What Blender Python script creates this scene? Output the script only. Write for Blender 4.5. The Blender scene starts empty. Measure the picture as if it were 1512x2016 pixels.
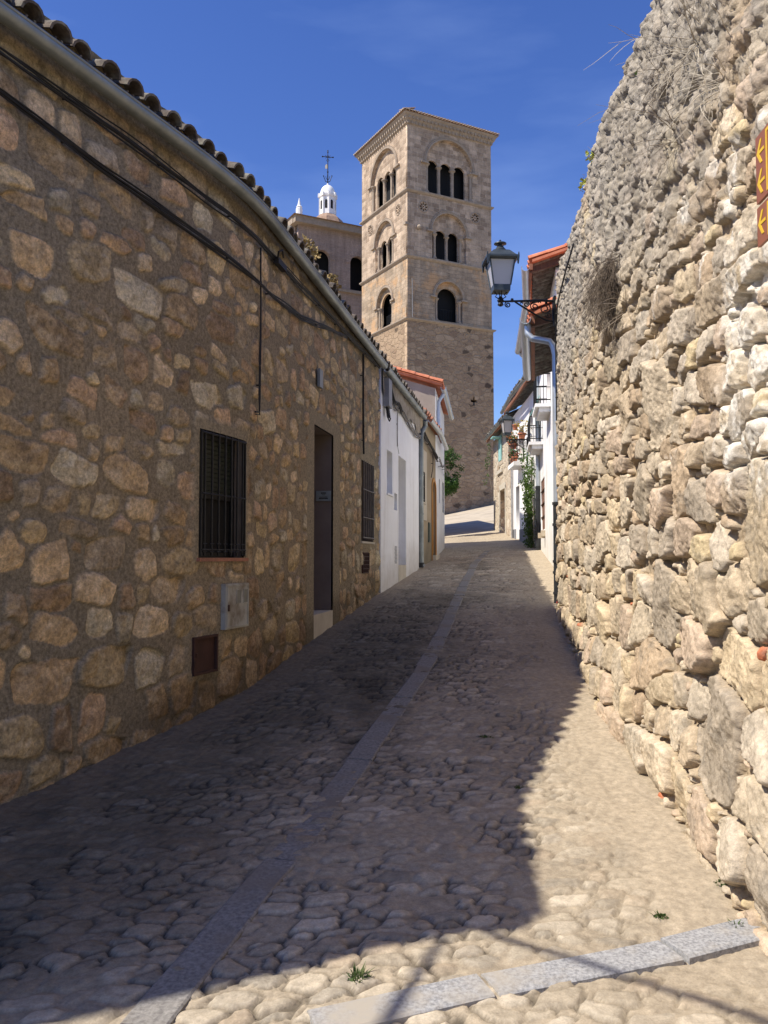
import bpy, math, random
import numpy as np
from mathutils import Vector, Matrix
R = math.radians
random.seed(7)
scene = bpy.context.scene
COL = scene.collection

# ------------------------------------------------------------------ camera, sky, sun, exposure
cam_d = bpy.data.cameras.new('camera'); cam = bpy.data.objects.new('camera', cam_d); COL.objects.link(cam)
PITCH = math.atan(90 / 1700.0)
cam.location = (0, 0, 1.6); cam.rotation_euler = (math.pi / 2 + PITCH, 0, 0)
cam_d.sensor_fit = 'VERTICAL'; cam_d.sensor_height = 36.0; cam_d.sensor_width = 27.0
cam_d.lens = 36.0 * 1700 / 2016
cam_d.clip_start = 0.05; cam_d.clip_end = 3000
scene.camera = cam
SUN = Vector((-0.73, -0.28, 1.0)).normalized()          # towards the sun
SUN_EL = math.asin(SUN.z); SUN_AZ = math.atan2(SUN.x, SUN.y)
world = bpy.data.worlds.new('World'); scene.world = world; world.use_nodes = True
nt = world.node_tree; nt.nodes.clear()
wo = nt.nodes.new('ShaderNodeOutputWorld'); bg = nt.nodes.new('ShaderNodeBackground')
sky = nt.nodes.new('ShaderNodeTexSky'); sky.sky_type = 'NISHITA'; sky.sun_disc = False
sky.sun_elevation = SUN_EL; sky.sun_rotation = SUN_AZ % (2 * math.pi)
sky.altitude = 500; sky.air_density = 1.0; sky.dust_density = 0.25; sky.ozone_density = 3.5
hs = nt.nodes.new('ShaderNodeHueSaturation'); hs.inputs['Saturation'].default_value = 1.22; hs.inputs['Hue'].default_value = 0.519; hs.inputs['Value'].default_value = .95
tc = nt.nodes.new('ShaderNodeTexCoord'); mpw = nt.nodes.new('ShaderNodeMapping')
mpw.inputs['Scale'].default_value = (1.2, 2.0, 5.0); mpw.inputs['Rotation'].default_value = (0.3, 0.5, 0.2)
nzw = nt.nodes.new('ShaderNodeTexNoise'); nzw.inputs['Scale'].default_value = 1.6; nzw.inputs['Detail'].default_value = 6
rw = nt.nodes.new('ShaderNodeMapRange'); rw.inputs[1].default_value = .5; rw.inputs[2].default_value = .85; rw.inputs[3].default_value = 0; rw.inputs[4].default_value = .22
mxw = nt.nodes.new('ShaderNodeMixRGB'); mxw.inputs[2].default_value = (4.2, 5.6, 8.5, 1)
nt.links.new(tc.outputs['Generated'], mpw.inputs['Vector']); nt.links.new(mpw.outputs[0], nzw.inputs['Vector'])
nt.links.new(nzw.outputs['Fac'], rw.inputs[0]); nt.links.new(rw.outputs[0], mxw.inputs[0])
nt.links.new(sky.outputs[0], hs.inputs['Color']); nt.links.new(hs.outputs[0], mxw.inputs[1])
nt.links.new(mxw.outputs[0], bg.inputs['Color']); nt.links.new(bg.outputs[0], wo.inputs['Surface'])
bg.inputs['Strength'].default_value = 0.14
sl = bpy.data.lights.new('sun', 'SUN'); sl.energy = 5.0; sl.angle = R(0.53); sl.color = (1.0, 0.93, 0.82)
so = bpy.data.objects.new('sun', sl); COL.objects.link(so)
so.rotation_euler = SUN.to_track_quat('Z', 'Y').to_euler(); so.location = (-20, -10, 30)
vs = scene.view_settings; vs.view_transform = 'Standard'; vs.look = 'None'; vs.gamma = 1.0; vs.use_curve_mapping = False
vs.exposure = 0.38

# ------------------------------------------------------------------ helpers: numeric
def hsh(ix, iy, seed):
    h = (ix.astype(np.int64) * 374761393 + iy.astype(np.int64) * 668265263 + seed * 974634777) & 0xffffffff
    h = ((h ^ (h >> 13)) * 1274126177) & 0xffffffff
    h = (h ^ (h >> 16)) & 0xffffff
    return h / float(0xffffff)
def vnoise(x, y, seed=0):
    ix = np.floor(x); iy = np.floor(y); fx = x - ix; fy = y - iy
    fx = fx * fx * (3 - 2 * fx); fy = fy * fy * (3 - 2 * fy)
    a = hsh(ix, iy, seed); b = hsh(ix + 1, iy, seed); c = hsh(ix, iy + 1, seed); d = hsh(ix + 1, iy + 1, seed)
    return (a * (1 - fx) + b * fx) * (1 - fy) + (c * (1 - fx) + d * fx) * fy
def fbm(x, y, o=4, seed=0):
    s = 0; a = .5; t = 0
    for i in range(o):
        s = s + a * vnoise(x * 2 ** i + 17.3 * i, y * 2 ** i - 9.1 * i, seed + i); t += a; a *= .55
    return s / t
def sstep(a, b, x):
    t = np.clip((x - a) / (b - a), 0, 1); return t * t * (3 - 2 * t)

class Field:
    """irregular stones laid over a grid: nearest and second nearest stone for every vertex"""
    def __init__(f, S, T, warp=.012, wscale=9., seed=0, pw=9):
        f.S, f.T = S, T
        f.X, f.Y = np.meshgrid(S, T, indexing='ij')
        f.WX = f.X + warp * 2 * (fbm(f.X * wscale, f.Y * wscale, 4, seed + 3) - .5)
        f.WY = f.Y + warp * 2 * (fbm(f.X * wscale + 50, f.Y * wscale, 4, seed + 8) - .5)
        f.F1 = np.full(f.X.shape, 9.); f.F2 = np.full(f.X.shape, 9.); f.id = np.full(f.X.shape, -1, int)
        f.st = []; f.rp = np.random.RandomState(seed + 100); f.pw = pw
    def near(f, x, y):
        i = min(max(np.searchsorted(f.S, x), 0), len(f.S) - 1); j = min(max(np.searchsorted(f.T, y), 0), len(f.T) - 1)
        return f.F1[i, j]
    def add(f, x, y, rx, ry, ang=0., p=3., bias=0.):
        rr = max(rx, ry) * 1.35 + .07
        i0, i1 = np.searchsorted(f.S, [x - rr, x + rr]); j0, j1 = np.searchsorted(f.T, [y - rr, y + rr])
        k = len(f.st); f.st.append((x, y, rx, ry))
        if i1 <= i0 or j1 <= j0: return
        dx = f.WX[i0:i1, j0:j1] - x; dy = f.WY[i0:i1, j0:j1] - y
        c, s = math.cos(ang), math.sin(ang)
        u = (dx * c + dy * s) / rx; v = (-dx * s + dy * c) / ry; e = 0; rp = f.rp; hp = [(q * math.pi / 2 + rp.uniform(-.24, .24), rp.uniform(.84, 1.04)) for q in range(4)]
        for q in range(4):
            if rp.rand() < .62: hp.append((q * math.pi / 2 + math.pi / 4 + rp.uniform(-.3, .3), rp.uniform(.92, 1.22)))
        for a, dd in hp: e = e + np.maximum(0, (u * math.cos(a) + v * math.sin(a)) / dd) ** f.pw
        e = (e ** (1. / f.pw) - 1) * math.sqrt(rx * ry) + bias
        a = f.F1[i0:i1, j0:j1]; b = f.F2[i0:i1, j0:j1]; m = f.id[i0:i1, j0:j1]
        w = e < a
        b[:] = np.where(w, a, np.minimum(b, e)); a[:] = np.where(w, e, a); m[:] = np.where(w, k, m)
    def sdf(f, gap):
        return np.minimum(-f.F1, (f.F2 - f.F1) / 2) - gap
    def arr(f):
        return np.array(f.st)

def path_of(P, win=.7, step=.02):
    P = np.array(P, float); seg = np.r_[0, np.cumsum(np.hypot(*np.diff(P, axis=0).T))]
    s = np.arange(0, seg[-1] + step, step); x = np.interp(s, seg, P[:, 0]); y = np.interp(s, seg, P[:, 1])
    k = int(win / step) | 1
    def sm(v):
        a = np.r_[v[0] - (v[1] - v[0]) * np.arange(k // 2, 0, -1), v, v[-1] + (v[-1] - v[-2]) * np.arange(1, k // 2 + 1)]
        return np.convolve(a, np.ones(k) / k, 'valid')
    return s, sm(x), sm(y)
class Path:
    def __init__(p, pts, side, win=.7):
        p.s, p.x, p.y = path_of(pts, win); p.tx = np.gradient(p.x, p.s); p.ty = np.gradient(p.y, p.s); p.side = side
    def at(p, s, b=0.):
        x = np.interp(s, p.s, p.x); y = np.interp(s, p.s, p.y)
        tx = np.interp(s, p.s, p.tx); ty = np.interp(s, p.s, p.ty); l = np.sqrt(tx * tx + ty * ty); tx = tx / l; ty = ty / l
        nx, ny = ty * p.side, -tx * p.side
        return x + nx * b, y + ny * b, tx, ty, nx, ny
    def M(p, s, z=0., b=0.):
        """frame on the wall: local x along the street, local y out of the wall, z up"""
        x, y, tx, ty, nx, ny = p.at(s, b)
        return Matrix(((tx, nx, 0, x), (ty, ny, 0, y), (0, 0, 1, z), (0, 0, 0, 1)))
LP = Path([(-4.242, -1.6), (-2.84, 2.2), (-2.54, 3.7), (-2.09, 4.7), (-1.378, 6.4), (-1.15, 7.1), (-0.084, 13.27), (.73, 17.98), (1.233, 20.9), (1.78, 25.4), (1.95, 26.6)], 1)
LOFF = .165      # keeps the measured street distances below
RP = Path([(1.3, -1.), (1.56, 3.6), (1.62, 4.4), (1.73, 6.65), (1.98, 8.6), (2.35, 11.5), (2.47, 11.65), (3.56, 17.9), (4.05, 22.2), (4.05, 25), (4.18, 28), (4.19, 33), (4.3, 38)], -1, .3)
def LM(s, z=0., b=0.): return LP.M(s + LOFF, z, b)
def RM(s, z=0., b=0.): return RP.M(s, z, b)

gy = np.array([-300, -30, 0, 3, 4.7, 6.4, 9, 13.3, 17.6, 23.1, 28, 33, 40, 55, 70, 900.]); gz = np.array([-3., -1.2, 0.0, .13, .25, .45, .70, 1.06, 1.39, 1.78, 2.18, 2.62, 3.25, 4.7, 5.3, 5.3])
_Yt = np.linspace(-300, 900, 24001); _Z = np.interp(_Yt, gy, gz); _Z = np.convolve(np.pad(_Z, 20, 'edge'), np.ones(41) / 41, 'valid')
def G(x, y):
    z = np.interp(y, _Yt, _Z)
    t = np.clip((y - 12) / 13, 0, 1) * .07 + np.clip((y - 28) / 25, 0, 1) * .12
    xc = np.interp(y, [-5, 5, 12, 25, 55], [0, 0, .9, 2.9, 5.3])
    return z + t * np.clip(x - xc, -6, 6)

# ------------------------------------------------------------------ helpers: objects
def wmat(o):
    m = Matrix.Identity(4)
    while o is not None:
        m = o.matrix_basis @ m; o = o.parent
    return m
def thing(name, label, cat, loc=(0, 0, 0), rotz=0., group=None, M=None):
    o = bpy.data.objects.new(name, None); COL.objects.link(o); o.empty_display_size = .2
    if M is not None: o.matrix_basis = M
    else: o.location = loc; o.rotation_euler = (0, 0, rotz)
    o['label'] = label; o['category'] = cat
    if group: o['group'] = group
    return o
def tag(o, label=None, cat=None, group=None, kind=None):
    if label: o['label'] = label
    if cat: o['category'] = cat
    if group: o['group'] = group
    if kind: o['kind'] = kind
    return o
def link(name, me, mat, parent=None, local=False, label=None):
    o = bpy.data.objects.new(name, me); COL.objects.link(o)
    if mat is not None and len(me.materials) == 0: me.materials.append(mat)
    if parent is not None:
        o.parent = parent
        if not local: me.transform(wmat(parent).inverted())
    if label: o['label'] = label
    return o
class MB:
    def __init__(b, M=None): b.v = []; b.f = []; b.M = M if M is not None else Matrix.Identity(4); b.sm = False
    def pt(b, p): q = b.M @ Vector(p); b.v.append((q.x, q.y, q.z)); return len(b.v) - 1
    def box(b, x0, x1, y0, y1, z0, z1, bev=0.):
        n = [b.pt((x, y, z)) for z in (z0, z1) for y in (y0, y1) for x in (x0, x1)]
        for q in ((0, 2, 3, 1), (4, 5, 7, 6), (0, 1, 5, 4), (2, 6, 7, 3), (0, 4, 6, 2), (1, 3, 7, 5)): b.f.append([n[i] for i in q])
        return b
    def hexa(b, P):
        n = [b.pt(p) for p in P]
        for q in ((0, 2, 3, 1), (4, 5, 7, 6), (0, 1, 5, 4), (2, 6, 7, 3), (0, 4, 6, 2), (1, 3, 7, 5)): b.f.append([n[i] for i in q])
        return b
    def poly(b, P): b.f.append([b.pt(p) for p in P]); return b
    def prism(b, P, d):
        """polygon P (3-D points) pushed along vector d"""
        d = Vector(d); n = len(P); a = [b.pt(p) for p in P]; c = [b.pt(Vector(p) + d) for p in P]
        b.f.append(a[::-1]); b.f.append(c)
        for i in range(n): b.f.append([a[i], a[(i + 1) % n], c[(i + 1) % n], c[i]])
        return b
    def tube(b, P, r, seg=8, caps=True, flat=None):
        P = [Vector(p) for p in P]; n = len(P); rings = []; prev = None
        for i, p in enumerate(P):
            d = (P[min(i + 1, n - 1)] - P[max(i - 1, 0)])
            d = d.normalized() if d.length > 1e-9 else Vector((0, 0, 1))
            if prev is None:
                a = Vector((0, 0, 1)) if abs(d.z) < .9 else Vector((1, 0, 0)); u = d.cross(a).normalized()
            else:
                u = (prev - d * prev.dot(d)); u = u.normalized() if u.length > 1e-6 else d.orthogonal().normalized()
            prev = u; w = d.cross(u); rr = r[i] if isinstance(r, (list, tuple)) else r
            rings.append([b.pt(p + (u * math.cos(2 * math.pi * k / seg) + w * math.sin(2 * math.pi * k / seg)) * rr) for k in range(seg)])
        for i in range(n - 1):
            for k in range(seg): b.f.append([rings[i][k], rings[i][(k + 1) % seg], rings[i + 1][(k + 1) % seg], rings[i + 1][k]])
        if caps: b.f.append(rings[0][::-1]); b.f.append(rings[-1])
        return b
    def lathe(b, prof, c=(0, 0, 0), seg=16, sq=False, rot=0.):
        """profile [(r,z)...] turned about local z"""
        rings = []
        for r, z in prof:
            rings.append([b.pt((c[0] + r * math.cos(rot + 2 * math.pi * k / seg), c[1] + r * math.sin(rot + 2 * math.pi * k / seg), c[2] + z)) for k in range(seg)])
        for i in range(len(prof) - 1):
            for k in range(seg): b.f.append([rings[i][k], rings[i][(k + 1) % seg], rings[i + 1][(k + 1) % seg], rings[i + 1][k]])
        b.f.append(rings[0][::-1]); b.f.append(rings[-1])
        return b
    def strip(b, A, B):
        """ruled strip between two point lists"""
        a = [b.pt(p) for p in A]; c = [b.pt(p) for p in B]
        for i in range(len(A) - 1): b.f.append([a[i], a[i + 1], c[i + 1], c[i]])
        return b
    def profile(b, C, prof, closed=False):
        """sweep a 2-D profile [(n,z)] along frames C [(point, normal)]"""
        rows = [[b.pt(Vector(p) + Vector(n) * q[0] + Vector((0, 0, q[1]))) for q in prof] for p, n in C]
        m = len(prof)
        for i in range(len(rows) - 1):
            for k in range(m if closed else m - 1):
                b.f.append([rows[i][k], rows[i][(k + 1) % m], rows[i + 1][(k + 1) % m], rows[i + 1][k]])
        if closed: b.f.append(rows[0][::-1]); b.f.append(rows[-1])
        return b
    def tile(b, p, d, side, up, r0, r1, L, th=.016, seg=7, flip=1):
        """half-round clay tile; p lower end centre, d up-slope"""
        p, d, side, up = Vector(p), Vector(d), Vector(side), Vector(up)
        rings = []
        for (t, ro) in ((0, r0), (1, r1)):
            for rr in (ro, ro - th):
                rings.append([b.pt(p + d * (L * t) + side * (rr * math.cos(math.pi * k / seg)) + up * (flip * rr * .85 * math.sin(math.pi * k / seg))) for k in range(seg + 1)])
        o0, i0, o1, i1 = rings
        for k in range(seg):
            b.f.append([o0[k], o0[k + 1], o1[k + 1], o1[k]]); b.f.append([i0[k], i1[k], i1[k + 1], i0[k + 1]])
            b.f.append([o0[k], i0[k], i0[k + 1], o0[k + 1]]); b.f.append([o1[k], o1[k + 1], i1[k + 1], i1[k]])
        b.f.append([o0[0], o1[0], i1[0], i0[0]]); b.f.append([o0[-1], i0[-1], i1[-1], o1[-1]])
        return b
    def mesh(b, name, smooth=None):
        me = bpy.data.meshes.new(name); me.from_pydata(b.v, [], b.f); me.update()
        if smooth:
            me.polygons.foreach_set('use_smooth', [True] * len(me.polygons))
            try: me.set_sharp_from_angle(angle=R(smooth))
            except Exception: pass
        return me
    def build(b, name, mat, parent=None, smooth=None, local=False, label=None):
        return link(name, b.mesh(name, smooth), mat, parent, local, label)
def grid_obj(name, P, col, mat, parent=None, keep=None):
    n, m = P.shape[:2]
    idx = np.arange(n * m).reshape(n, m)
    q = np.stack([idx[:-1, :-1], idx[1:, :-1], idx[1:, 1:], idx[:-1, 1:]], -1)
    if keep is not None: q = q[keep]
    q = q.reshape(-1, 4)
    me = bpy.data.meshes.new(name); me.vertices.add(n * m); me.vertices.foreach_set('co', P.reshape(-1).astype(np.float32))
    me.loops.add(len(q) * 4); me.loops.foreach_set('vertex_index', q.reshape(-1).astype(np.int32))
    me.polygons.add(len(q)); me.polygons.foreach_set('loop_start', np.arange(0, len(q) * 4, 4, dtype=np.int32))
    me.update(calc_edges=True); me.polygons.foreach_set('use_smooth', np.ones(len(q), dtype=bool))
    if col is not None:
        ca = me.color_attributes.new('Col', 'FLOAT_COLOR', 'POINT')
        c4 = np.ones((n * m, 4), np.float32); c4[:, :3] = np.clip(col.reshape(-1, 3), 0, 1); ca.data.foreach_set('color', c4.reshape(-1))
    me.validate()
    return link(name, me, mat, parent)
def panel(name, outer, holes, th, mat, parent, F, local=True):
    """flat wall with real holes: outlines in (a, z), thickness th behind the face; F places (a, z, depth)"""
    cu = bpy.data.curves.new(name, 'CURVE'); cu.dimensions = '2D'; cu.fill_mode = 'BOTH'; cu.extrude = th / 2
    for lp in [outer] + holes:
        sp = cu.splines.new('POLY'); sp.points.add(len(lp) - 1)
        for i, p in enumerate(lp): sp.points[i].co = (p[0], p[1], 0, 1)
        sp.use_cyclic_u = True
    ob = bpy.data.objects.new('tmp', cu); COL.objects.link(ob)
    dg = bpy.context.evaluated_depsgraph_get(); dg.update()
    me = bpy.data.meshes.new_from_object(ob.evaluated_get(dg))
    bpy.data.objects.remove(ob)
    for v in me.vertices: v.co = Vector(F(v.co.x, v.co.y, v.co.z - th / 2))
    me.materials.clear(); me.update()
    return link(name, me, mat, parent, local)
def arch(cx, z0, zs, r, n=16, k=1.0):
    """arched opening outline: sill z0, spring zs, radius r"""
    return [(cx - r, z0), (cx + r, z0)] + [(cx + r * math.cos(math.pi * i / n), zs + r * k * math.sin(math.pi * i / n)) for i in range(n + 1)]
def rect(x0, x1, z0, z1): return [(x0, z0), (x1, z0), (x1, z1), (x0, z1)]
def copy_tree(o, parent=None):
    c = o.copy(); COL.objects.link(c); c.parent = parent
    for ch in list(o.children): copy_tree(ch, c)
    return c

# ------------------------------------------------------------------ materials
def M_(name, rough=.85, metal=0., spec=.35):
    m = bpy.data.materials.new(name); m.use_nodes = True; t = m.node_tree; b = t.nodes['Principled BSDF']
    b.inputs['Roughness'].default_value = rough; b.inputs['Metallic'].default_value = metal; b.inputs['Specular IOR Level'].default_value = spec
    return m, t, b
def N(t, kind, **kw):
    n = t.nodes.new('ShaderNode' + kind)
    for k, v in kw.items():
        if k in n.inputs: n.inputs[k].default_value = v
        else: setattr(n, k, v)
    return n
def coords(t, scale=(1, 1, 1)):
    c = N(t, 'TexCoord'); mp = N(t, 'Mapping'); mp.inputs['Scale'].default_value = scale
    t.links.new(c.outputs['Object'], mp.inputs['Vector']); return mp.outputs[0]
def ramp(t, src, stops):
    r = N(t, 'ValToRGB'); e = r.color_ramp.elements
    while len(e) < len(stops): e.new(.5)
    for i, (p, c) in enumerate(stops): e[i].position = p; e[i].color = (c[0], c[1], c[2], 1)
    t.links.new(src, r.inputs[0]); return r.outputs[0]
def mix(t, fac, a, b, mode='MIX'):
    m = N(t, 'MixRGB', blend_type=mode)
    for s, v in ((0, fac), (1, a), (2, b)):
        if isinstance(v, (int, float)): m.inputs[s].default_value = v
        elif isinstance(v, tuple): m.inputs[s].default_value = (v[0], v[1], v[2], 1)
        else: t.links.new(v, m.inputs[s])
    return m.outputs[0]
def noise(t, vec, scale, detail=5, rough=.6):
    n = N(t, 'TexNoise'); n.inputs['Scale'].default_value = scale; n.inputs['Detail'].default_value = detail; n.inputs['Roughness'].default_value = rough
    t.links.new(vec, n.inputs['Vector']); return n.outputs['Fac']
def bump(t, b, h, strength=.5, dist=.01):
    n = N(t, 'Bump'); n.inputs['Strength'].default_value = strength; n.inputs['Distance'].default_value = dist
    t.links.new(h, n.inputs['Height']); t.links.new(n.outputs[0], b.inputs['Normal'])
def rng(t, src, a, b, lo, hi):
    r = N(t, 'MapRange'); r.inputs[1].default_value = a; r.inputs[2].default_value = b; r.inputs[3].default_value = lo; r.inputs[4].default_value = hi
    t.links.new(src, r.inputs[0]); return r.outputs[0]
def attr_mat(name, var=.5, s1=14., s2=90., bs=.6, bd=.006, rough=.92, speck=.0, gain=(1, 1, 1)):
    """colour from the mesh's own stones, broken up with grain"""
    m, t, b = M_(name, rough, 0, .2); at = N(t, 'Attribute', attribute_name='Col'); v = coords(t)
    n1 = noise(t, v, s1, 6, .65); n2 = noise(t, v, s2, 4, .7)
    f = rng(t, n1, .25, .75, 1 - var, 1 + var); c = mix(t, 1., at.outputs['Color'], gain, 'MULTIPLY'); c = mix(t, 1., c, f, 'MULTIPLY')
    f2 = rng(t, n2, .25, .75, 1 - var * .6, 1 + var * .6); c = mix(t, 1., c, f2, 'MULTIPLY')
    if speck:
        vo = N(t, 'TexVoronoi'); vo.inputs['Scale'].default_value = 160.; t.links.new(v, vo.inputs['Vector'])
        sp = rng(t, vo.outputs['Distance'], .1, .3, speck, 0); c = mix(t, sp, c, (.03, .028, .025))
    t.links.new(c, b.inputs['Base Color'])
    ad = N(t, 'Math', operation='ADD'); t.links.new(n1, ad.inputs[0])
    ml = N(t, 'Math', operation='MULTIPLY'); ml.inputs[1].default_value = .6; t.links.new(n2, ml.inputs[0]); t.links.new(ml.outputs[0], ad.inputs[1])
    bump(t, b, ad.outputs[0], bs, bd); return m
def noisy(name, c1, c2, scale=6., rough=.85, metal=0., bs=.25, bd=.004, c3=None, s3=1.2, spec=.3, stretch=(1, 1, 1), lo=.3, hi=.7, splash=None):
    m, t, b = M_(name, rough, metal, spec); v = coords(t, stretch)
    n = noise(t, v, scale, 7, .62); c = ramp(t, n, [(lo, c1), (hi, c2)])
    if c3: c = mix(t, rng(t, noise(t, v, s3, 5, .6), .48, .68, 0, 1), c, c3)
    if splash:      # grime splashed up from the street along the foot of the wall (slope of the lane, height, colour)
        sp = N(t, 'SeparateXYZ'); oc = N(t, 'TexCoord'); t.links.new(oc.outputs['Object'], sp.inputs[0])
        a = N(t, 'Math', operation='MULTIPLY_ADD'); t.links.new(sp.outputs[0], a.inputs[0]); a.inputs[1].default_value = -splash[0]; t.links.new(sp.outputs[2], a.inputs[2])
        a2 = N(t, 'Math', operation='MULTIPLY_ADD'); t.links.new(noise(t, v, 2.6, 6, .7), a2.inputs[0]); a2.inputs[1].default_value = -1.1; t.links.new(a.outputs[0], a2.inputs[2])
        c = mix(t, rng(t, a2.outputs[0], -.75, -.05 + splash[1], .8, 0), c, splash[2])
        stn = N(t, 'Mapping'); stn.inputs['Scale'].default_value = (5, 5, .5); t.links.new(oc.outputs['Object'], stn.inputs['Vector'])
        c = mix(t, rng(t, noise(t, stn.outputs[0], 1., 5, .65), .55, .75, 0, .35), c, splash[2])
    t.links.new(c, b.inputs['Base Color']); bump(t, b, noise(t, v, scale * 6, 4, .7), bs, bd)
    t.links.new(rng(t, n, .2, .8, max(rough - .1, 0), min(rough + .1, 1)), b.inputs['Roughness'])
    return m
def ashlar(name, ca, cb, cm, bw=.55, bh=.3, mortar=.02, stain=None, dark=.35):
    m, t, b = M_(name, .92, 0, .15)
    c = N(t, 'TexCoord'); s = N(t, 'SeparateXYZ'); t.links.new(c.outputs['Object'], s.inputs[0])
    ad = N(t, 'Math', operation='ADD'); t.links.new(s.outputs[0], ad.inputs[0]); t.links.new(s.outputs[1], ad.inputs[1])
    cb_ = N(t, 'CombineXYZ'); t.links.new(ad.outputs[0], cb_.inputs[0]); t.links.new(s.outputs[2], cb_.inputs[1])
    v3 = c.outputs['Object']
    wn = N(t, 'TexNoise'); wn.inputs['Scale'].default_value = 1.3; t.links.new(v3, wn.inputs['Vector'])
    wm = N(t, 'VectorMath', operation='SCALE'); wm.inputs[3].default_value = .10; t.links.new(wn.outputs['Color'], wm.inputs[0])
    wa = N(t, 'VectorMath', operation='ADD'); t.links.new(cb_.outputs[0], wa.inputs[0]); t.links.new(wm.outputs[0], wa.inputs[1])
    br = N(t, 'TexBrick'); t.links.new(wa.outputs[0], br.inputs['Vector'])
    br.inputs['Scale'].default_value = 1.; br.inputs['Brick Width'].default_value = bw; br.inputs['Row Height'].default_value = bh
    br.inputs['Mortar Size'].default_value = mortar; br.inputs['Mortar Smooth'].default_value = .6; br.inputs['Bias'].default_value = -.2
    br.inputs['Color1'].default_value = (*ca, 1); br.inputs['Color2'].default_value = (*cb, 1); br.inputs['Mortar'].default_value = (*cm, 1)
    br.squash = .75; br.squash_frequency = 3
    n = noise(t, v3, 1.1, 7, .65); n2 = noise(t, v3, 9, 6, .7)
    col = mix(t, 1., br.outputs['Color'], rng(t, n, .3, .7, 1 - dark, 1 + dark * .6), 'MULTIPLY')
    col = mix(t, 1., col, rng(t, n2, .3, .7, .78, 1.2), 'MULTIPLY')
    smp = N(t, 'Mapping'); smp.inputs['Scale'].default_value = (2.2, 2.2, .18); t.links.new(v3, smp.inputs['Vector']); col = mix(t, 1., col, rng(t, noise(t, smp.outputs[0], 1., 5, .65), .35, .7, 1.08, .68), 'MULTIPLY')
    if stain: col = mix(t, rng(t, noise(t, v3, .8, 5, .7), .5, .62, 0, .7), col, stain)
    t.links.new(col, b.inputs['Base Color'])
    ml = N(t, 'Math', operation='MULTIPLY_ADD'); t.links.new(br.outputs['Fac'], ml.inputs[0]); ml.inputs[1].default_value = -1.; t.links.new(n2, ml.inputs[2])
    bump(t, b, ml.outputs[0], .7, .035); return m
def rubble(name, cols, cm, scale=3., sx=.6, sz=1.1, edge=.06, pits=True, bd=.05):
    m, t, b = M_(name, .93, 0, .15); c = N(t, 'TexCoord')
    wn = N(t, 'TexNoise'); wn.inputs['Scale'].default_value = 3.; t.links.new(c.outputs['Object'], wn.inputs['Vector'])
    wm = N(t, 'VectorMath', operation='SCALE'); wm.inputs[3].default_value = .22; t.links.new(wn.outputs['Color'], wm.inputs[0])
    wa = N(t, 'VectorMath', operation='ADD'); t.links.new(c.outputs['Object'], wa.inputs[0]); t.links.new(wm.outputs[0], wa.inputs[1])
    mp = N(t, 'Mapping'); mp.inputs['Scale'].default_value = (sx, sx, sz); t.links.new(wa.outputs[0], mp.inputs['Vector'])
    vo = N(t, 'TexVoronoi'); vo.inputs['Scale'].default_value = scale; t.links.new(mp.outputs[0], vo.inputs['Vector'])
    ve = N(t, 'TexVoronoi', feature='DISTANCE_TO_EDGE'); ve.inputs['Scale'].default_value = scale; t.links.new(mp.outputs[0], ve.inputs['Vector'])
    sp = N(t, 'SeparateColor'); t.links.new(vo.outputs['Color'], sp.inputs[0])
    k = len(cols); col = ramp(t, sp.outputs[0], [(i / max(k - 1, 1), cc) for i, cc in enumerate(cols)])
    e = rng(t, ve.outputs['Distance'], edge * .5, edge * 1.4, 0, 1); n2 = noise(t, c.outputs['Object'], 12, 6, .7)
    col = mix(t, e, cm, col)
    if pits:
        pt = N(t, 'Math', operation='GREATER_THAN'); pt.inputs[1].default_value = .93; t.links.new(sp.outputs[1], pt.inputs[0])
        pe = N(t, 'Math', operation='MULTIPLY'); t.links.new(pt.outputs[0], pe.inputs[0]); t.links.new(rng(t, ve.outputs['Distance'], .08, .2, 0, .8), pe.inputs[1])
        col = mix(t, pe.outputs[0], col, (.06, .045, .035))
    col = mix(t, 1., col, rng(t, n2, .3, .7, .75, 1.22), 'MULTIPLY'); t.links.new(col, b.inputs['Base Color'])
    ad = N(t, 'Math', operation='MULTIPLY_ADD'); t.links.new(n2, ad.inputs[0]); ad.inputs[1].default_value = .35; t.links.new(e, ad.inputs[2])
    bump(t, b, ad.outputs[0], .8, bd); return m

m_lwall = attr_mat('rubble in mortar', .55, 40., 120., .8, .008, .93, gain=(1.06, 1.06, .97))
m_rwall = attr_mat('weathered rubble', .34, 30., 130., .8, .007, .95, gain=(1.02, 1.0, .94))
m_street = attr_mat('cobbled paving', .32, 26., 130., .7, .005, .93, gain=(.98, .93, .83))
m_granite = noisy('granite slab', (.20, .20, .205), (.44, .44, .44), 75., .8, 0, .4, .004, (.40, .36, .30), 3.5, lo=.35, hi=.65)
m_plaza = noisy('pale paving', (.42, .355, .26), (.54, .465, .35), 1.6, .95, 0, .5, .01, (.35, .295, .22), .7)
m_ground = noisy('dry earth', (.22, .18, .13), (.34, .29, .22), 2., .95, 0, .5, .02)
m_white = noisy('whitewash', (.84, .85, .86), (.91, .92, .93), 3., .9, 0, .6, .008, (.79, .795, .80), .9, splash=(.073, .12, (.50, .46, .41)))
m_white_warm = noisy('bright whitewash', (.80, .79, .76), (.90, .89, .87), 3., .9, 0, .6, .010, (.72, .69, .64), .9, splash=(.075, .1, (.55, .50, .43)))
m_ochre = noisy('sand plaster', (.30, .24, .16), (.45, .37, .26), 2.2, .95, 0, .5, .008, (.26, .21, .14), 1.1, splash=(.075, .35, (.13, .12, .085)))
m_pale_pl = noisy('pale plaster patch', (.48, .43, .34), (.60, .55, .45), 4., .95, 0, .4, .005)
m_mortar_pl = noisy('grey brown render', (.19, .15, .115), (.27, .22, .17), 5., .95, 0, .5, .006, (.15, .12, .09), 1.4)
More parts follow.
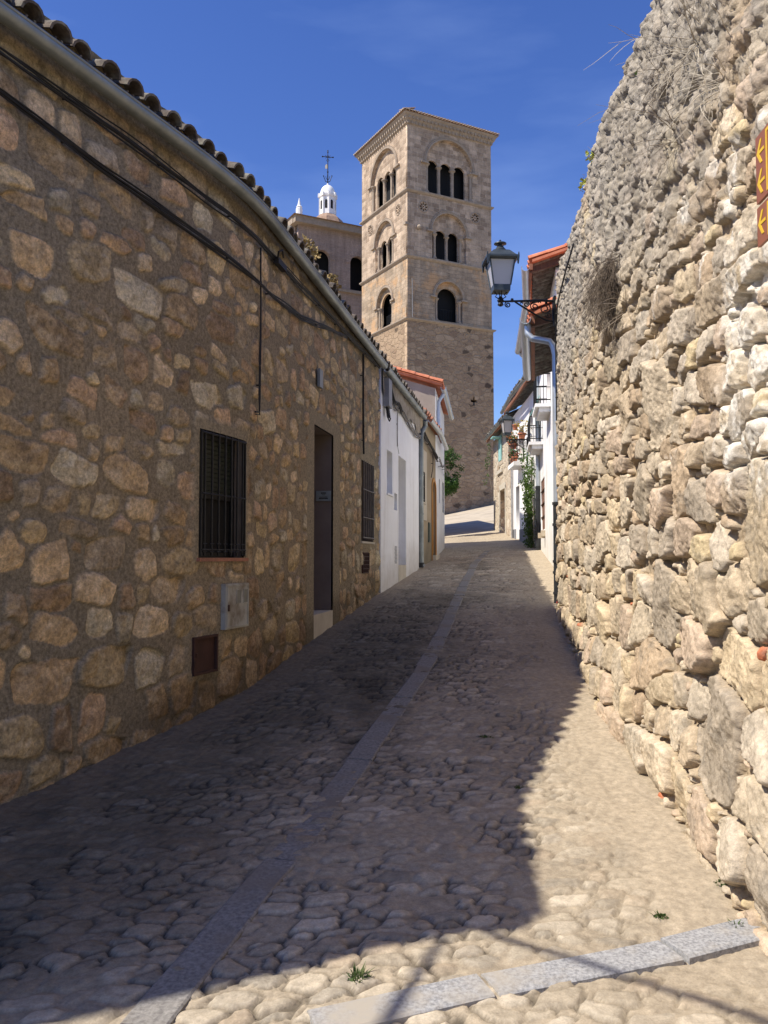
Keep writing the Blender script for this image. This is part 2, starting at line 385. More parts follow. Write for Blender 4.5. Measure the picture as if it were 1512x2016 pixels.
m_jamb = noisy('dark brown render', (.15, .12, .105), (.20, .165, .145), 3., .8, 0, .2, .003)
m_rough_pl = noisy('crumbling render', (.26, .22, .17), (.46, .41, .34), 9., .95, 0, .8, .02, (.2, .17, .13), 2.)
m_zinc = noisy('zinc gutter', (.20, .225, .22), (.33, .36, .355), 5., .45, .55, .12, .002, (.16, .18, .175), 1.8, stretch=(1, 1, 1))
m_zinc_new = noisy('bright zinc', (.45, .49, .52), (.60, .64, .67), 4., .38, .6, .08, .001)
m_iron_blk = noisy('black iron', (.012, .012, .013), (.03, .03, .03), 20., .5, .3, .15, .001)
m_castpipe = noisy('black cast pipe', (.02, .022, .025), (.045, .047, .05), 12., .5, .2, .15, .001)
m_ironlite = noisy('weathered iron', (.26, .25, .24), (.42, .40, .38), 14., .6, .4, .2, .001)
m_cable = noisy('black cable', (.010, .010, .011), (.028, .027, .026), 10., .6, 0, .2, .001)
m_cable_g = noisy('grey cable', (.16, .15, .14), (.36, .34, .31), 12., .8, 0, .3, .001)
m_tile_old = noisy('lichened clay tile', (.055, .045, .038), (.20, .16, .125), 16., .95, 0, .8, .008, (.26, .25, .20), 7.)
m_tile_new = noisy('orange clay tile', (.52, .17, .085), (.68, .27, .15), 7., .85, 0, .3, .004, (.42, .14, .08), 3.)
m_tile_mid = noisy('brick red clay tile', (.30, .13, .08), (.46, .22, .14), 9., .9, 0, .4, .005, (.2, .12, .09), 4.)
m_tile_twr = noisy('buff clay tile', (.24, .15, .10), (.40, .28, .20), 6., .9, 0, .4, .01)
m_wood = noisy('brown wood', (.075, .038, .022), (.14, .075, .045), 6., .7, 0, .3, .002, stretch=(4, 4, .6))
m_eavewood = noisy('reddish eave wood', (.20, .085, .05), (.30, .14, .085), 6., .75, 0, .3, .002)
m_orange_door = noisy('ochre orange door', (.42, .19, .035), (.54, .27, .06), 5., .6, 0, .2, .001, stretch=(4, 4, .5))
m_rust = noisy('rusty hatch', (.045, .022, .018), (.085, .042, .034), 10., .7, .2, .3, .002)
m_panelgrey = noisy('grey painted box', (.36, .36, .32), (.46, .46, .42), 9., .6, 0, .2, .001, (.2, .17, .13), 5.)
m_dark = noisy('dark interior', (.008, .008, .009), (.016, .016, .016), 4., .8)
m_shutter = noisy('dark green slats', (.018, .024, .018), (.03, .038, .028), 6., .6)
m_twr_up = ashlar('tower ashlar', (.60, .46, .33), (.30, .215, .15), (.62, .49, .36), .52, .27, .02)
m_twr_mid = ashlar('tower ashlar ochre', (.50, .385, .27), (.34, .26, .18), (.44, .345, .25), .6, .25, .015, (.60, .36, .18))
m_twr_low = rubble('tower rubble', [(.32, .225, .145), (.40, .29, .19), (.26, .18, .12), (.44, .325, .215), (.34, .24, .155)], (.35, .255, .165), 3.2, .6, 1.05)
m_twr_trim = noisy('carved granite', (.29, .23, .17), (.42, .34, .26), 5., .92, 0, .5, .02)
m_church = ashlar('church ashlar', (.45, .34, .275), (.38, .285, .23), (.53, .41, .335), .9, .26, .015, None, .15)
m_orange_st = noisy('orange cornice', (.42, .27, .16), (.52, .36, .22), 3., .9)
m_stone_h = rubble('sunlit rubble', [(.50, .42, .31), (.60, .52, .40), (.42, .32, .23), (.68, .60, .48)], (.58, .50, .38), 3.2, .8, 1.2, .07, False)
m_plain_rub = rubble('plain rubble', [(.26, .19, .13), (.34, .26, .18), (.22, .16, .11)], (.22, .175, .13), 3.4, .8, 1.1, .1, False)
m_glass_lamp = None
# ------------------------------------------------------------------ the ground
rs = np.random.RandomState(5)
def graded(parts):
    out = []
    for a, b, st in parts: out.append(np.arange(a, b - 1e-6, st))
    return np.concatenate(out + [[parts[-1][1]]])
gx = graded([(-900, -100, 100), (-100, -20, 8), (-20, 20, .5), (20, 100, 8), (100, 900, 100)])
gyy = graded([(-300, -40, 20), (-40, -6, 2), (-6, 62, .5), (62, 120, 4), (120, 900, 60)])
X, Y = np.meshgrid(gx, gyy, indexing='ij')
tag(grid_obj('ground', np.stack([X, Y, G(X, Y) - .07], -1), None, m_ground), kind='structure')

xl_Y = lambda y: np.interp(y, [-6, 2.2, 4.7, 6.4, 7.1, 13.27, 17.98, 20.9, 25.4, 31], [-3.5, -3.5, -2.45, -1.75, -1.5, -.44, .35, .85, 1.4, 1.9])
def build_street():
    T = [-2.5]
    while T[-1] < 31: y = T[-1]; T.append(y + (.011 if y < 3 else .0036 * y))
    T = np.array(T); S = np.arange(0, 5.4, .0125)
    F = Field(S, T, .020, 9., 11, 9)
    y = -2.6
    while y < 31:
        h = rs.uniform(.06, .125) * (1 if y < 12 else 1.6); x = -.1 + rs.uniform(0, .2)
        while x < 5.5:
            w = rs.uniform(.07, .20) * (1 if y < 12 else 1.6)
            if rs.rand() > .06: F.add(x + w / 2, y + h / 2 + rs.uniform(-.05, .05), w * rs.uniform(.46, .58), h * rs.uniform(.46, .58), rs.uniform(-.4, .4))
            x += w
        y += h
    xl = xl_Y(F.Y); WX = F.X + xl; WY = F.Y
    sd = F.sdf(.004); k = len(F.st); id_ = F.id
    hh = rs.uniform(.0, 1., k + 1); base = np.array([(.34, .305, .255), (.42, .38, .32), (.28, .26, .23), (.46, .42, .36), (.38, .32, .255), (.36, .33, .29), (.50, .46, .40)])
    bc = base[rs.randint(0, len(base), k + 1)] * rs.uniform(.85, 1.15, (k + 1, 1)); bc[-1] = (.3, .25, .2)
    prof = np.clip(sd / .011, 0, 1) ** .6
    # worn smooth apron of trodden dirt and cement along the right-hand wall, and scattered dirt elsewhere
    xr = np.interp(WY, RP.y[:1700], RP.x[:1700]); dr = xr - WX
    dirt = sstep(.62, .25, dr + .5 * (fbm(WX * 1.7, WY * 1.1, 4, 21) - .5)) * sstep(2.6, 3.4, WY + .3 * (fbm(WX * 3, WY * 3, 3, 9) - .5))
    xlw = xl + .4
    dl = WX - xlw; dirt = np.maximum(dirt, .75 * sstep(.35, .1, dl + .25 * (fbm(WX * 2, WY * 1.5, 4, 31) - .5)))
    patchy = sstep(.60, .72, fbm(WX * 1.3 + 3, WY * .9, 4, 77)); dirt = np.maximum(dirt, patchy * .5)
    far = sstep(20, 27, WY); dirt = np.maximum(dirt, far * .9)
    h = prof * (.0048 + .0032 * hh[id_]) * (1 - dirt * .85)
    n1 = fbm(WX * 18, WY * 18, 4, 2); n2 = fbm(WX * 2.2, WY * 2.2, 4, 6)
    n4 = fbm(WX * 45, WY * 45, 3, 22); h = h + (n1 - .5) * .012 + (n4 - .5) * .006 + (n2 - .5) * .03
    joint = np.array([.37, .325, .265]); crack = np.clip((.008 - np.abs(sd + .002)) / .007, 0, 1) * sstep(.40, .52, fbm(WX * 3, WY * 3, 3, 55)) * (1 - dirt)
    h = h - crack * .016
    dusty = sstep(1.2, .5, dr + .5 * (fbm(WX * 1.3, WY * 1.3, 4, 88) - .5)); crack = crack * (1 - .6 * dusty)
    m = np.clip(sd / .01, 0, 1) * (1 - dirt * .8) * (.78 - .28 * dusty); m = m[..., None]
    col = joint * (1 - m) + bc[id_] * m
    # darker, greener stone in left and middle lane, deepened with painted shade
    dk_shade = sstep(1.9, .9, dl + .9 * (fbm(WX * .8, WY * .5, 4, 12) - .5)) * sstep(2.2, 3.4, WY) * sstep(16, 9, WY)
    col = col * (1 - .60 * dk_shade[..., None] * np.array([1., .96, .94])) * (.80 + .4 * n2[..., None])
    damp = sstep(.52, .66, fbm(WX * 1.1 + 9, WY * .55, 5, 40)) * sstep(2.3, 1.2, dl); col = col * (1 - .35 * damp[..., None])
    lightc = np.array([.40, .35, .285]); w = (dirt * .8)[..., None]; col = col * (1 - w) + (lightc * (.85 + .3 * n1[..., None])) * w * (1 - .50 * dk_shade[..., None])  # loose dirt takes the same painted shade
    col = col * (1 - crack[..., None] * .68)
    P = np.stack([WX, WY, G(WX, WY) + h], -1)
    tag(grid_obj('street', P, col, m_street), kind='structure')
build_street()
# pale paved square rising towards the tower
S = np.arange(-9, 16, .16); T = np.arange(27, 64, .16); X, Y = np.meshgrid(S, T, indexing='ij')
tag(grid_obj('pavement', np.stack([X, Y, G(X, Y) - .02 + (fbm(X * 2, Y * 2, 3, 4) - .5) * .02], -1), None, m_plaza), kind='structure')

def slab_line(name, pts, w, gaps, M, h=.026):
    """flush granite slabs laid end to end along a line"""
    P = np.array(pts, float); seg = np.r_[0, np.cumsum(np.hypot(*np.diff(P, axis=0).T))]; b = MB()
    s = 0.
    while s < seg[-1] - .3:
        L = rs.uniform(*gaps); e = min(s + L - .02, seg[-1]); n = max(2, int((e - s) / .25))
        row = []
        jw = w * rs.uniform(.92, 1.05) / 2; dz = rs.uniform(-.004, .004)
        for i in range(n + 1):
            q = s + (e - s) * i / n; x = np.interp(q, seg, P[:, 0]); y = np.interp(q, seg, P[:, 1])
            dx = np.interp(q + .1, seg, P[:, 0]) - np.interp(q - .1, seg, P[:, 0]); dy = np.interp(q + .1, seg, P[:, 1]) - np.interp(q - .1, seg, P[:, 1]); l = math.hypot(dx, dy)
            nx, ny = -dy / l, dx / l; j = rs.uniform(-.006, .006)
            a = (x + nx * (jw + j), y + ny * (jw + j)); c = (x - nx * (jw - j), y - ny * (jw - j))
            row.append([(a[0], a[1], G(*a) - .06), (a[0], a[1], G(*a) + h - .006 + dz), (a[0] - nx * .008, a[1] - ny * .008, G(*a) + h + dz), (c[0] + nx * .008, c[1] + ny * .008, G(*c) + h + dz), (c[0], c[1], G(*c) + h - .006 + dz), (c[0], c[1], G(*c) - .06)])
        idx = [[b.pt(p) for p in r] for r in row]
        for i in range(n):
            for k in range(5): b.f.append([idx[i][k], idx[i + 1][k], idx[i + 1][k + 1], idx[i][k + 1]])
        b.f.append(idx[0][::-1]); b.f.append(idx[-1]); s = s + L
    return tag(b.build(name, M), kind='structure')
m_granite_d = noisy('worn granite strip', (.16, .15, .14), (.31, .295, .27), 60., .8, 0, .3, .003, (.22, .185, .145), 2.6, lo=.35, hi=.65)
slab_line('drain_strip', [(-1.5, -.5), (-.72, 2.97), (-.53, 3.82), (-.39, 4.37), (.28, 7.45), (.64, 9.6), (1.06, 12.55), (1.96, 18.7), (2.74, 22.9)], .155, (.9, 1.5), m_granite_d, .0095)
slab_line('kerb_strip', [(-.22, 2.79), (-.07, 2.85), (.37, 3.02), (.86, 3.18), (1.40, 3.40), (1.75, 3.52)], .15, (.62, .80), m_granite, .018)

# ------------------------------------------------------------------ stone house on the left
stone_house = thing('stone_house', 'low house of brown fieldstone set in mortar filling the left side, in shade', 'house', M=LM(3.8, .1, 0))
LOPEN = [(8.34, 9.07, 1.6, 2.563, .045), (11.34, 12.24, .3, 3.05, 0.), (13.95, 14.85, 1.83, 2.96, .05), (8.275, 8.61, .74, 1.02, .01)]
def build_left_wall():
    S = graded([(3.98, 9.5, .0088), (9.5, 15.36, .016)]); T = graded([(-.1, 4.78, .0095)])
    # snap grid lines to the openings
    for a, b, c, d, g in LOPEN:
        for v in (a, b): S[np.argmin(abs(S - v))] = v
        for v in (c, d): T[np.argmin(abs(T - v))] = v
    F = Field(S, T, .018, 10., 3, 11)
    r2 = np.random.RandomState(12); z = -.1
    while z < 4.8:
        h = r2.uniform(.13, .29) * (1.12 if z < 2.2 else .95); s = 3.75 + r2.uniform(0, .2)
        while s < 15.5:
            w = r2.uniform(.13, .43); 
            if h > .22: w *= 1.25
            if r2.rand() > .06:
                F.add(s + w / 2, z + h / 2 + r2.uniform(-.06, .06), w * r2.uniform(.43, .54), h * r2.uniform(.43, .56), r2.uniform(-.3, .3))
            s += w
        z += h * .97
    for _ in range(2600):                       # small stones pinned into the wide joints
        x, y = r2.uniform(3.8, 15.3), r2.uniform(0, 4.7); q = F.near(x, y)
        if q > .045 and r2.rand() < .5: r = min(q * .95, r2.uniform(.035, .08)); F.add(x, y, r * r2.uniform(1, 1.5), r, r2.uniform(-.8, .8), 2.4)
    gap = .004 + .016 * fbm(F.X * 2.5, F.Y * 2.5, 3, 61)
    sd = F.sdf(gap); k = len(F.st); id_ = F.id
    pal = np.array([(.42, .31, .20), (.36, .26, .165), (.48, .37, .255), (.32, .225, .15), (.40, .28, .19), (.46, .36, .23), (.30, .24, .175), (.41, .355, .27)])
    bc = pal[r2.randint(0, len(pal), k + 1)] * r2.uniform(.74, 1.30, (k + 1, 1))
    pr = r2.uniform(.006, .026, k + 1)
    st = F.arr(); st = np.vstack([st, [0, 0, 1, 1]]); tx = r2.uniform(-.06, .06, k + 1); tz = r2.uniform(-.05, .07, k + 1)
    h = np.clip(sd / .014, 0, 1) ** .6 * pr[id_]
    tilt = (F.X - st[id_, 0]) * tx[id_] + (F.Y - st[id_, 1]) * tz[id_]
    rough = fbm(F.X * 22, F.Y * 22, 4, 5) - .5; rough2 = fbm(F.X * 60, F.Y * 60, 3, 15) - .5
    m = np.clip(sd / .008, 0, 1)
    for q in range(2):
        an = r2.uniform(0, 6.28, k + 1); of = r2.uniform(.0, .5, k + 1); sl_ = r2.uniform(.05, .35, k + 1); pj = (F.X - st[id_, 0]) * np.cos(an)[id_] + (F.Y - st[id_, 1]) * np.sin(an)[id_]
        tilt = tilt - sl_[id_] * np.maximum(0, pj - (of * st[:, 3])[id_]) * .8
    h = h + m * (tilt + rough * .020) + (1 - m) * (rough * .006) + rough2 * .004 + .03 * (fbm(F.X * .7, F.Y * .7, 3, 71) - .5)
    mort = np.array([.245, .20, .148]); mv = fbm(F.X * 1.2, F.Y * 1.2, 4, 33)[..., None]
    mcol = mort * (.78 + .45 * mv); greyp = sstep(.5, .65, fbm(F.X * .6 + 4, F.Y * .8, 3, 90))[..., None]; mcol = mcol * (1 - greyp * .6) + np.array([.215, .19, .155]) * greyp * .6
    mm = m[..., None]; veins = (1 + 1.1 * (fbm(F.X * 12, F.Y * 18, 5, 44) - .5))[..., None]; pale = sstep(.58, .68, fbm(F.X * 7 + 30, F.Y * 9, 4, 144))[..., None]
    ochre = sstep(.55, .7, fbm(F.X * 6, F.Y * 6, 3, 23))[..., None]
    scol = bc[id_] * veins; scol = scol * (1 - ochre * .3) + np.array([.52, .36, .19]) * ochre * .3
    scol = scol * (1 - pale * .35) + np.array([.56, .47, .36]) * pale * .35
    col = mcol * (1 - mm) + scol * mm
    # smooth render round the door and window
    ren = np.zeros_like(sd)
    def band(a, b, c, d, soft=.015):
        q = np.minimum(np.minimum(F.X - a, b - F.X), np.minimum(F.Y - c, d - F.Y)) + .012 * (fbm(F.X * 6, F.Y * 6, 3, 8) - .5) * 2
        return np.clip(q / soft + .5, 0, 1)
    ren = np.maximum(ren, band(11.04, 12.60, -.2, 3.21)); ren = np.maximum(ren, band(8.27, 9.14, 1.56, 2.66, .05) * .95)
    ren = np.maximum(ren, band(13.88, 14.98, 1.74, 3.22, .05) * .8); ren = np.maximum(ren, band(8.60, 9.14, .95, 1.44, .04) * .8); ren = np.maximum(ren, band(8.20, 8.70, .70, 1.08, .05) * .7)
    rc = np.array([.265, .225, .17]) * (.9 + .2 * mv)
    h = h * (1 - ren) + ren * (.012 + rough * .003); col = col * (1 - ren[..., None]) + rc * ren[..., None]
    # mossy render under the eaves, damp red-brown foot of the wall
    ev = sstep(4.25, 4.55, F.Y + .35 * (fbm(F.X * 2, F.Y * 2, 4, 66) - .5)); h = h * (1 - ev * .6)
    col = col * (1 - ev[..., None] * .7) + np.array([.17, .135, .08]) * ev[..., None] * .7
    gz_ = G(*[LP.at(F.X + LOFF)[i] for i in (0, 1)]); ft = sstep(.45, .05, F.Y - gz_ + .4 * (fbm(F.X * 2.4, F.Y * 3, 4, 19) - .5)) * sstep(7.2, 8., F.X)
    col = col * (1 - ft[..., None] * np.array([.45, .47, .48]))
    # a straight seam where the house was extended
    x, y, tx_, ty_, nx, ny = LP.at(F.X + LOFF)
    seam = .010 * sstep(11.045, 11.03, F.X); h = h + seam
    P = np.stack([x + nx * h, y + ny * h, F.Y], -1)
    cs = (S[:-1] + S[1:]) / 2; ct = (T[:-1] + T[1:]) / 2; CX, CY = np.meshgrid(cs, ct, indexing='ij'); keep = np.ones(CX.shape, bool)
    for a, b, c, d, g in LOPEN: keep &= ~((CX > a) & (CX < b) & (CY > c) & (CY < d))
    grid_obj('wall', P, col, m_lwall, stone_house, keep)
build_left_wall()
def reveal(b, s0, s1, z0, z1, depth, front=.0):
    """four inner sides of an opening, from the wall face inwards, with real thickness"""
    n = 2; e = .012
    A = lambda s, z, d: LM(s, z, d).translation
    for (p, q) in (((s0, z0), (s0, z1)), ((s0, z1), (s1, z1)), ((s1, z1), (s1, z0)), ((s1, z0), (s0, z0))):
        b.poly([A(p[0], p[1], front), A(q[0], q[1], front), A(q[0], q[1], -depth), A(p[0], p[1], -depth)])
    return b
# body behind the wall face, near end wall
MBx = MB()
o = LM(3.99).translation; gd = Vector((-.905, -.405, 0)).normalized()
ge = o + gd * 5.5
top = 4.75
b = MB(); b.prism([(o.x, o.y, -.3), (ge.x, ge.y, -.3), (ge.x, ge.y, top + 1.5), (o.x, o.y, top)], Vector((-.05, .12, 0)))
b.build('end_wall', m_plain_rub, stone_house)
b = MB(); bp = []; 
for s in np.linspace(4.02, 15.34, 24): bp.append(LM(s, 0, -.5).translation)
b.strip([p + Vector((0, 0, -.2)) for p in bp], [p + Vector((0, 0, 4.7)) for p in bp]); b.build('inner_wall', m_dark, stone_house)
# eave gutter, 12 cm round, in lengths with clipped joints
def gutter(s0, s1, z, off, r, mat, parent, PM, joint=1.25, full=False):
    b = MB(); fr = []
    for s in np.arange(s0, s1 + .001, .25):
        m = PM(s, z, off); fr.append((m.translation, m.to_3x3() @ Vector((0, 1, 0))))
    def prof(rr):
        a = [(rr * math.cos(t), rr * math.sin(t)) for t in np.linspace(math.pi * .92, math.pi * 2.08, 13)]
        q = [(x * (rr - .006) / rr, y * (rr - .006) / rr) for x, y in a[::-1]]
        return a + q
    b.profile(fr, prof(r), True)
    rim = []
    for p, n in fr: rim.append(p + Vector(n) * (r - .002) + Vector((0, 0, .012)))
    b.tube(rim, .009, 6)
    g = b.build('gutter', mat, parent, 40)
    s = s0 + .55
    while s < s1 - .1:
        j = MB(); f2 = []
        for q in (s - .022, s + .022):
            m = PM(q, z, off); f2.append((m.translation, m.to_3x3() @ Vector((0, 1, 0))))
        a = [(x, y) for x, y in [((r + .006) * math.cos(t), (r + .006) * math.sin(t)) for t in np.linspace(math.pi * .95, math.pi * 2.05, 13)]]
        j.profile(f2, a + [(x * .93, y * .93) for x, y in a[::-1]], True); s += joint
        link('gutter_joint', j.mesh('gutter_joint', 40), mat, g, True)
    return g
def roof(s0, s1, z, off, PM, mat, parent, depth=3.2, slope=.33, rows=5, pitch=.215, r=.088, name='roof', seed=1, wob=.012, sheet=True):
    rr = random.Random(seed); b = MB(); n = int((s1 - s0) / pitch)
    for i in range(n + 1):
        s = s0 + i * pitch + rr.uniform(-.012, .012); m = PM(s, z, off); R3 = m.to_3x3(); up = Vector((0, 0, 1)); inn = R3 @ Vector((0, -1, 0)); side = R3 @ Vector((1, 0, 0))
        d = (inn + up * slope).normalized(); nu = (up - inn * slope).normalized(); p = m.translation + nu * .02
        for k in range(rows):
            w = wob; pp = p + d * (k * .34 + rr.uniform(-.035, .02)) + nu * (rr.uniform(-.3, 1) * w + (.0 if k else .004)) + side * rr.uniform(-w, w)
            dd = (d + side * rr.uniform(-.03, .03)).normalized()
            b.tile(pp, dd, side, nu, r * rr.uniform(.94, 1.05), r * .84, .42, .017)
        b.tile(p + side * pitch / 2 - nu * .005, d, side, nu, r, r, .5, .015, 6, -.8)
    if sheet:
        A = []; Bp = []
        for s in np.linspace(s0 - pitch / 2, s1 + pitch / 2, max(3, int((s1 - s0) / .8))):
            m = PM(s, z, off - .05); inn = m.to_3x3() @ Vector((0, -1, 0)); A.append(m.translation - Vector((0, 0, .0))); Bp.append(m.translation + inn * depth + Vector((0, 0, depth * slope)))
        th = Vector((0, 0, -.05)); b.strip(A, Bp); b.strip([p + th for p in Bp], [p + th for p in A]); b.strip([p + th for p in A], A)
        b.poly([A[0] + th, A[0], Bp[0], Bp[0] + th]); b.poly([A[-1], A[-1] + th, Bp[-1] + th, Bp[-1]])
    return b.build(name, mat, parent, 50)
roof(3.97, 15.3, 4.615, .10, LM, m_tile_old, stone_house, 4.5, .30, 6, seed=3)
gutter(3.92, 15.35, 4.53, .125, .054, m_zinc, stone_house, LM)
# end-gable roof edge that throws the shadow across the lane
b = MB(); v0 = o + Vector((.12, -.05, 4.68)); e2 = ge + Vector((0, 0, 4.68 + 1.45)); inn = Vector((-.92, .39, .33))
b.prism([v0, e2, e2 + Vector((.3, 1., .1)), v0 + Vector((.10, 1.1, .03))], (0, 0, .09)); b.build('verge', m_tile_old, stone_house)

# grilled window
def grille(b, s0, s1, z0, z1, n, hs, r=.008, off=.02, feet=False):
    for i in range(n):
        s = s0 + (s1 - s0) * (i + .5) / n
        b.tube([LM(s, z0 - .0, off).translation, LM(s, z1, off).translation], r, 6)
        if feet: 
            for zz in (z0 + .03, z0 + .09): b.tube([LM(s - .03, zz, off + .004).translation, LM(s + .03, zz, off + .004).translation], .005, 5)
    for z in hs: b.tube([LM(s0, z, off + .006).translation, LM(s1, z, off + .006).translation], r * .9, 6)
w = reveal(MB(), 8.34, 9.07, 1.6, 2.563, .16, .0).build('window', m_mortar_pl, stone_house, label='tall window behind a black iron grille')
MM = LM(8.705, 1.6, .01)
b = MB(); b.M = MM; b.box(-.365, .365, -.14, -.12, 0, .963); link('pane', b.mesh('pane'), m_dark, w)
b = MB(); b.M = MM
for i in range(13): b.box(-.33, .33, -.118, -.104, .49 + i * .036, .49 + i * .036 + .031)
link('roller_blind', b.mesh('roller_blind'), m_shutter, w)
w.data.update()
def sub(mb, name, mat, parent, smooth=None): return mb.build(name, mat, parent, smooth)
b = MB(); b.M = MM
for x0, x1, z0, z1 in ((-.365, -.33, 0, .963), (.33, .365, 0, .963), (-.33, .33, .925, .963), (-.33, .33, 0, .04), (-.33, .33, .46, .49)): b.box(x0, x1, -.119, -.09, z0, z1)
link('frame', b.mesh('frame'), m_iron_blk, w)
b = MB(); grille(b, 8.35, 9.06, 1.615, 2.555, 7, [1.66, 2.08, 2.54], .0085, .032, True)
b.tube([LM(s, z, .032).translation for s, z in ((8.352, 1.615), (8.352, 2.555))], .009, 6); b.tube([LM(s, z, .032).translation for s, z in ((9.058, 1.615), (9.058, 2.555))], .009, 6)
b.build('window_grille', m_iron_blk, stone_house)
b = MB(); b.M = LM(8.705, 1.6, .02); b.box(-.39, .39, -.05, .02, -.028, -.001); b.build('window_sill', m_tile_mid, stone_house)
# doorway with deep dark jamb
dr = reveal(MB(), 11.34, 12.24, .3, 3.05, .42, -.01).build('doorway', m_jamb, stone_house)
b = MB(); b.M = LM(11.79, 1.0, 0); b.box(-.5, .5, -.45, -.40, -.1, 2.1); link('door', b.mesh('door'), m_wood, dr)
b = MB(); b.M = LM(11.79, 1.0, 0)
for x in (-.22, .22):
    for z in (.12, .75, 1.35): b.box(x - .15, x + .15, -.405, -.385, z, z + .5)
link('door_panels', b.mesh('door_panels'), m_wood, dr)
b = MB(); b.M = LM(11.79, 0, 0); b.hexa([(-.445, -.42, .6), (.445, -.42, .6), (-.445, .012, .6), (.445, .012, .6), (-.445, -.42, .985), (.445, -.42, .985), (-.445, .012, .985), (.445, .012, .985)])
b.build('threshold', m_pale_pl, stone_house)
pl = thing('house_plaque', 'small pale metal plaque with two dark engraved lines in the dark doorway', 'plaque', M=LM(12.225, 2.33, -.1))
b = MB(); b.box(-.012, 0, -.09, .09, -.06, .06); b.build('plate', noisy('brushed plate', (.20, .24, .25), (.28, .32, .33), 8., .5, .3, .1, .001), pl, local=True)
b = MB()
for zz, a, c, hh in ((.028, -.03, .03, .012), (.010, -.02, .02, .006), (-.018, -.05, .05, .008), (-.036, -.055, .055, .010)): b.box(-.014, -.0125, a, c, zz, zz + hh)
b.build('engraving', m_dark, pl, local=True)
m_barmid = noisy('rusted pale bars', (.13, .12, .115), (.24, .225, .21), 14., .6, .2, .2, .001)
# second grilled window and its terracotta vent
w2 = reveal(MB(), 13.95, 14.85, 1.83, 2.96, .30, .0).build('window', m_mortar_pl, stone_house, label='narrow window behind pale weathered bars')
b = MB(); b.M = LM(14.4, 1.83); b.box(-.45, .45, -.28, -.26, 0, 1.13); link('pane', b.mesh('pane'), m_dark, w2)
b = MB(); grille(b, 13.96, 14.84, 1.86, 2.95, 6, [2.16, 2.55, 1.88], .009, .03); b.build('window_grille', m_barmid, stone_house)
b = MB(); b.M = LM(14.4, 1.83); b.box(-.47, .47, -.2, .03, -.03, -.002); b.build('window_sill', m_pale_pl, stone_house)
def lattice(name, s0, s1, z0, z1, mat, parent, nx=5, nz=6, off=.02):
    b = MB(); b.M = LM((s0 + s1) / 2, z0); w = (s1 - s0) / 2; h = z1 - z0; t = .012
    for i in range(nx + 1): x = -w + 2 * w * i / nx; b.box(x - t / 2, x + t / 2, off - .03, off, 0, h)
    for i in range(nz + 1): z = h * i / nz; b.box(-w, w, off - .028, off - .003, z - t / 2, z + t / 2)
    b.box(-w, w, off - .05, off - .03, 0, h)
    return b.build(name, mat, parent)
lattice('vent_grille', 14.03, 14.48, 1.39, 1.67, m_rust, stone_house, 7, 5, .025)
# meter cabinet and rusty hatch
mc = MB(); mc.M = LM(8.875, 1.045, .032); mc.box(-.205, .205, -.03, .028, 0, .351); mcb = mc.build('meter_box', m_panelgrey, stone_house, label='pale grey meter cabinet with two small windows below the grilled window')
b = MB(); b.M = LM(8.875, 1.045, .032)
for x0, x1, z0, z1 in ((-.19, .19, .012, .02), (-.19, .19, .33, .338), (-.19, -.182, .02, .33), (.182, .19, .02, .33)): b.box(x0, x1, .028, .034, z0, z1)
for x in (-.02, .10):
    for x0, x1, z0, z1 in ((x, x + .08, .19, .196), (x, x + .08, .30, .306), (x, x + .006, .196, .30), (x + .074, x + .08, .196, .30)): b.box(x0, x1, .028, .033, z0, z1)
link('door_frame', b.mesh('door_frame'), m_panelgrey, mcb)
b = MB(); b.M = LM(8.875, 1.045, .032)
m_dg = noisy('dusty glass', (.14, .15, .13), (.22, .22, .19), 20, .35)
for x in (-.014, .106): b = MB(); b.M = LM(8.875, 1.045, .032); b.box(x, x + .068, .0285, .0305, .197, .299); link('glazing', b.mesh('glazing'), m_dg, mcb)
b = MB(); b.M = LM(8.875, 1.045, .032); b.box(-.17, -.15, .028, .038, .14, .19); link('latch', b.mesh('latch'), m_rust, mcb)
b = MB(); b.M = LM(8.4425, .74, .025); b.box(-.1675, .1675, -.03, -.012, 0, .28)
for x0, x1, z0, z1 in ((-.1675, -.15, 0, .28), (.15, .1675, 0, .28), (-.15, .15, 0, .018), (-.15, .15, .262, .28)): b.box(x0, x1, -.012, .012, z0, z1)
b.box(-.13, -.11, -.012, .006, .13, .16); b.build('hatch', m_rust, stone_house, label='rusty brown metal hatch near the foot of the wall')
b = MB(); b.M = LM(11.5, 3.58, .02); b.box(-.07, .07, 0, .03, -.1, .1); b.build('wall_tile', noisy('glazed tile', (.16, .19, .22), (.26, .28, .28), 12, .4), stone_house, label='small bluish tile above the doorway')

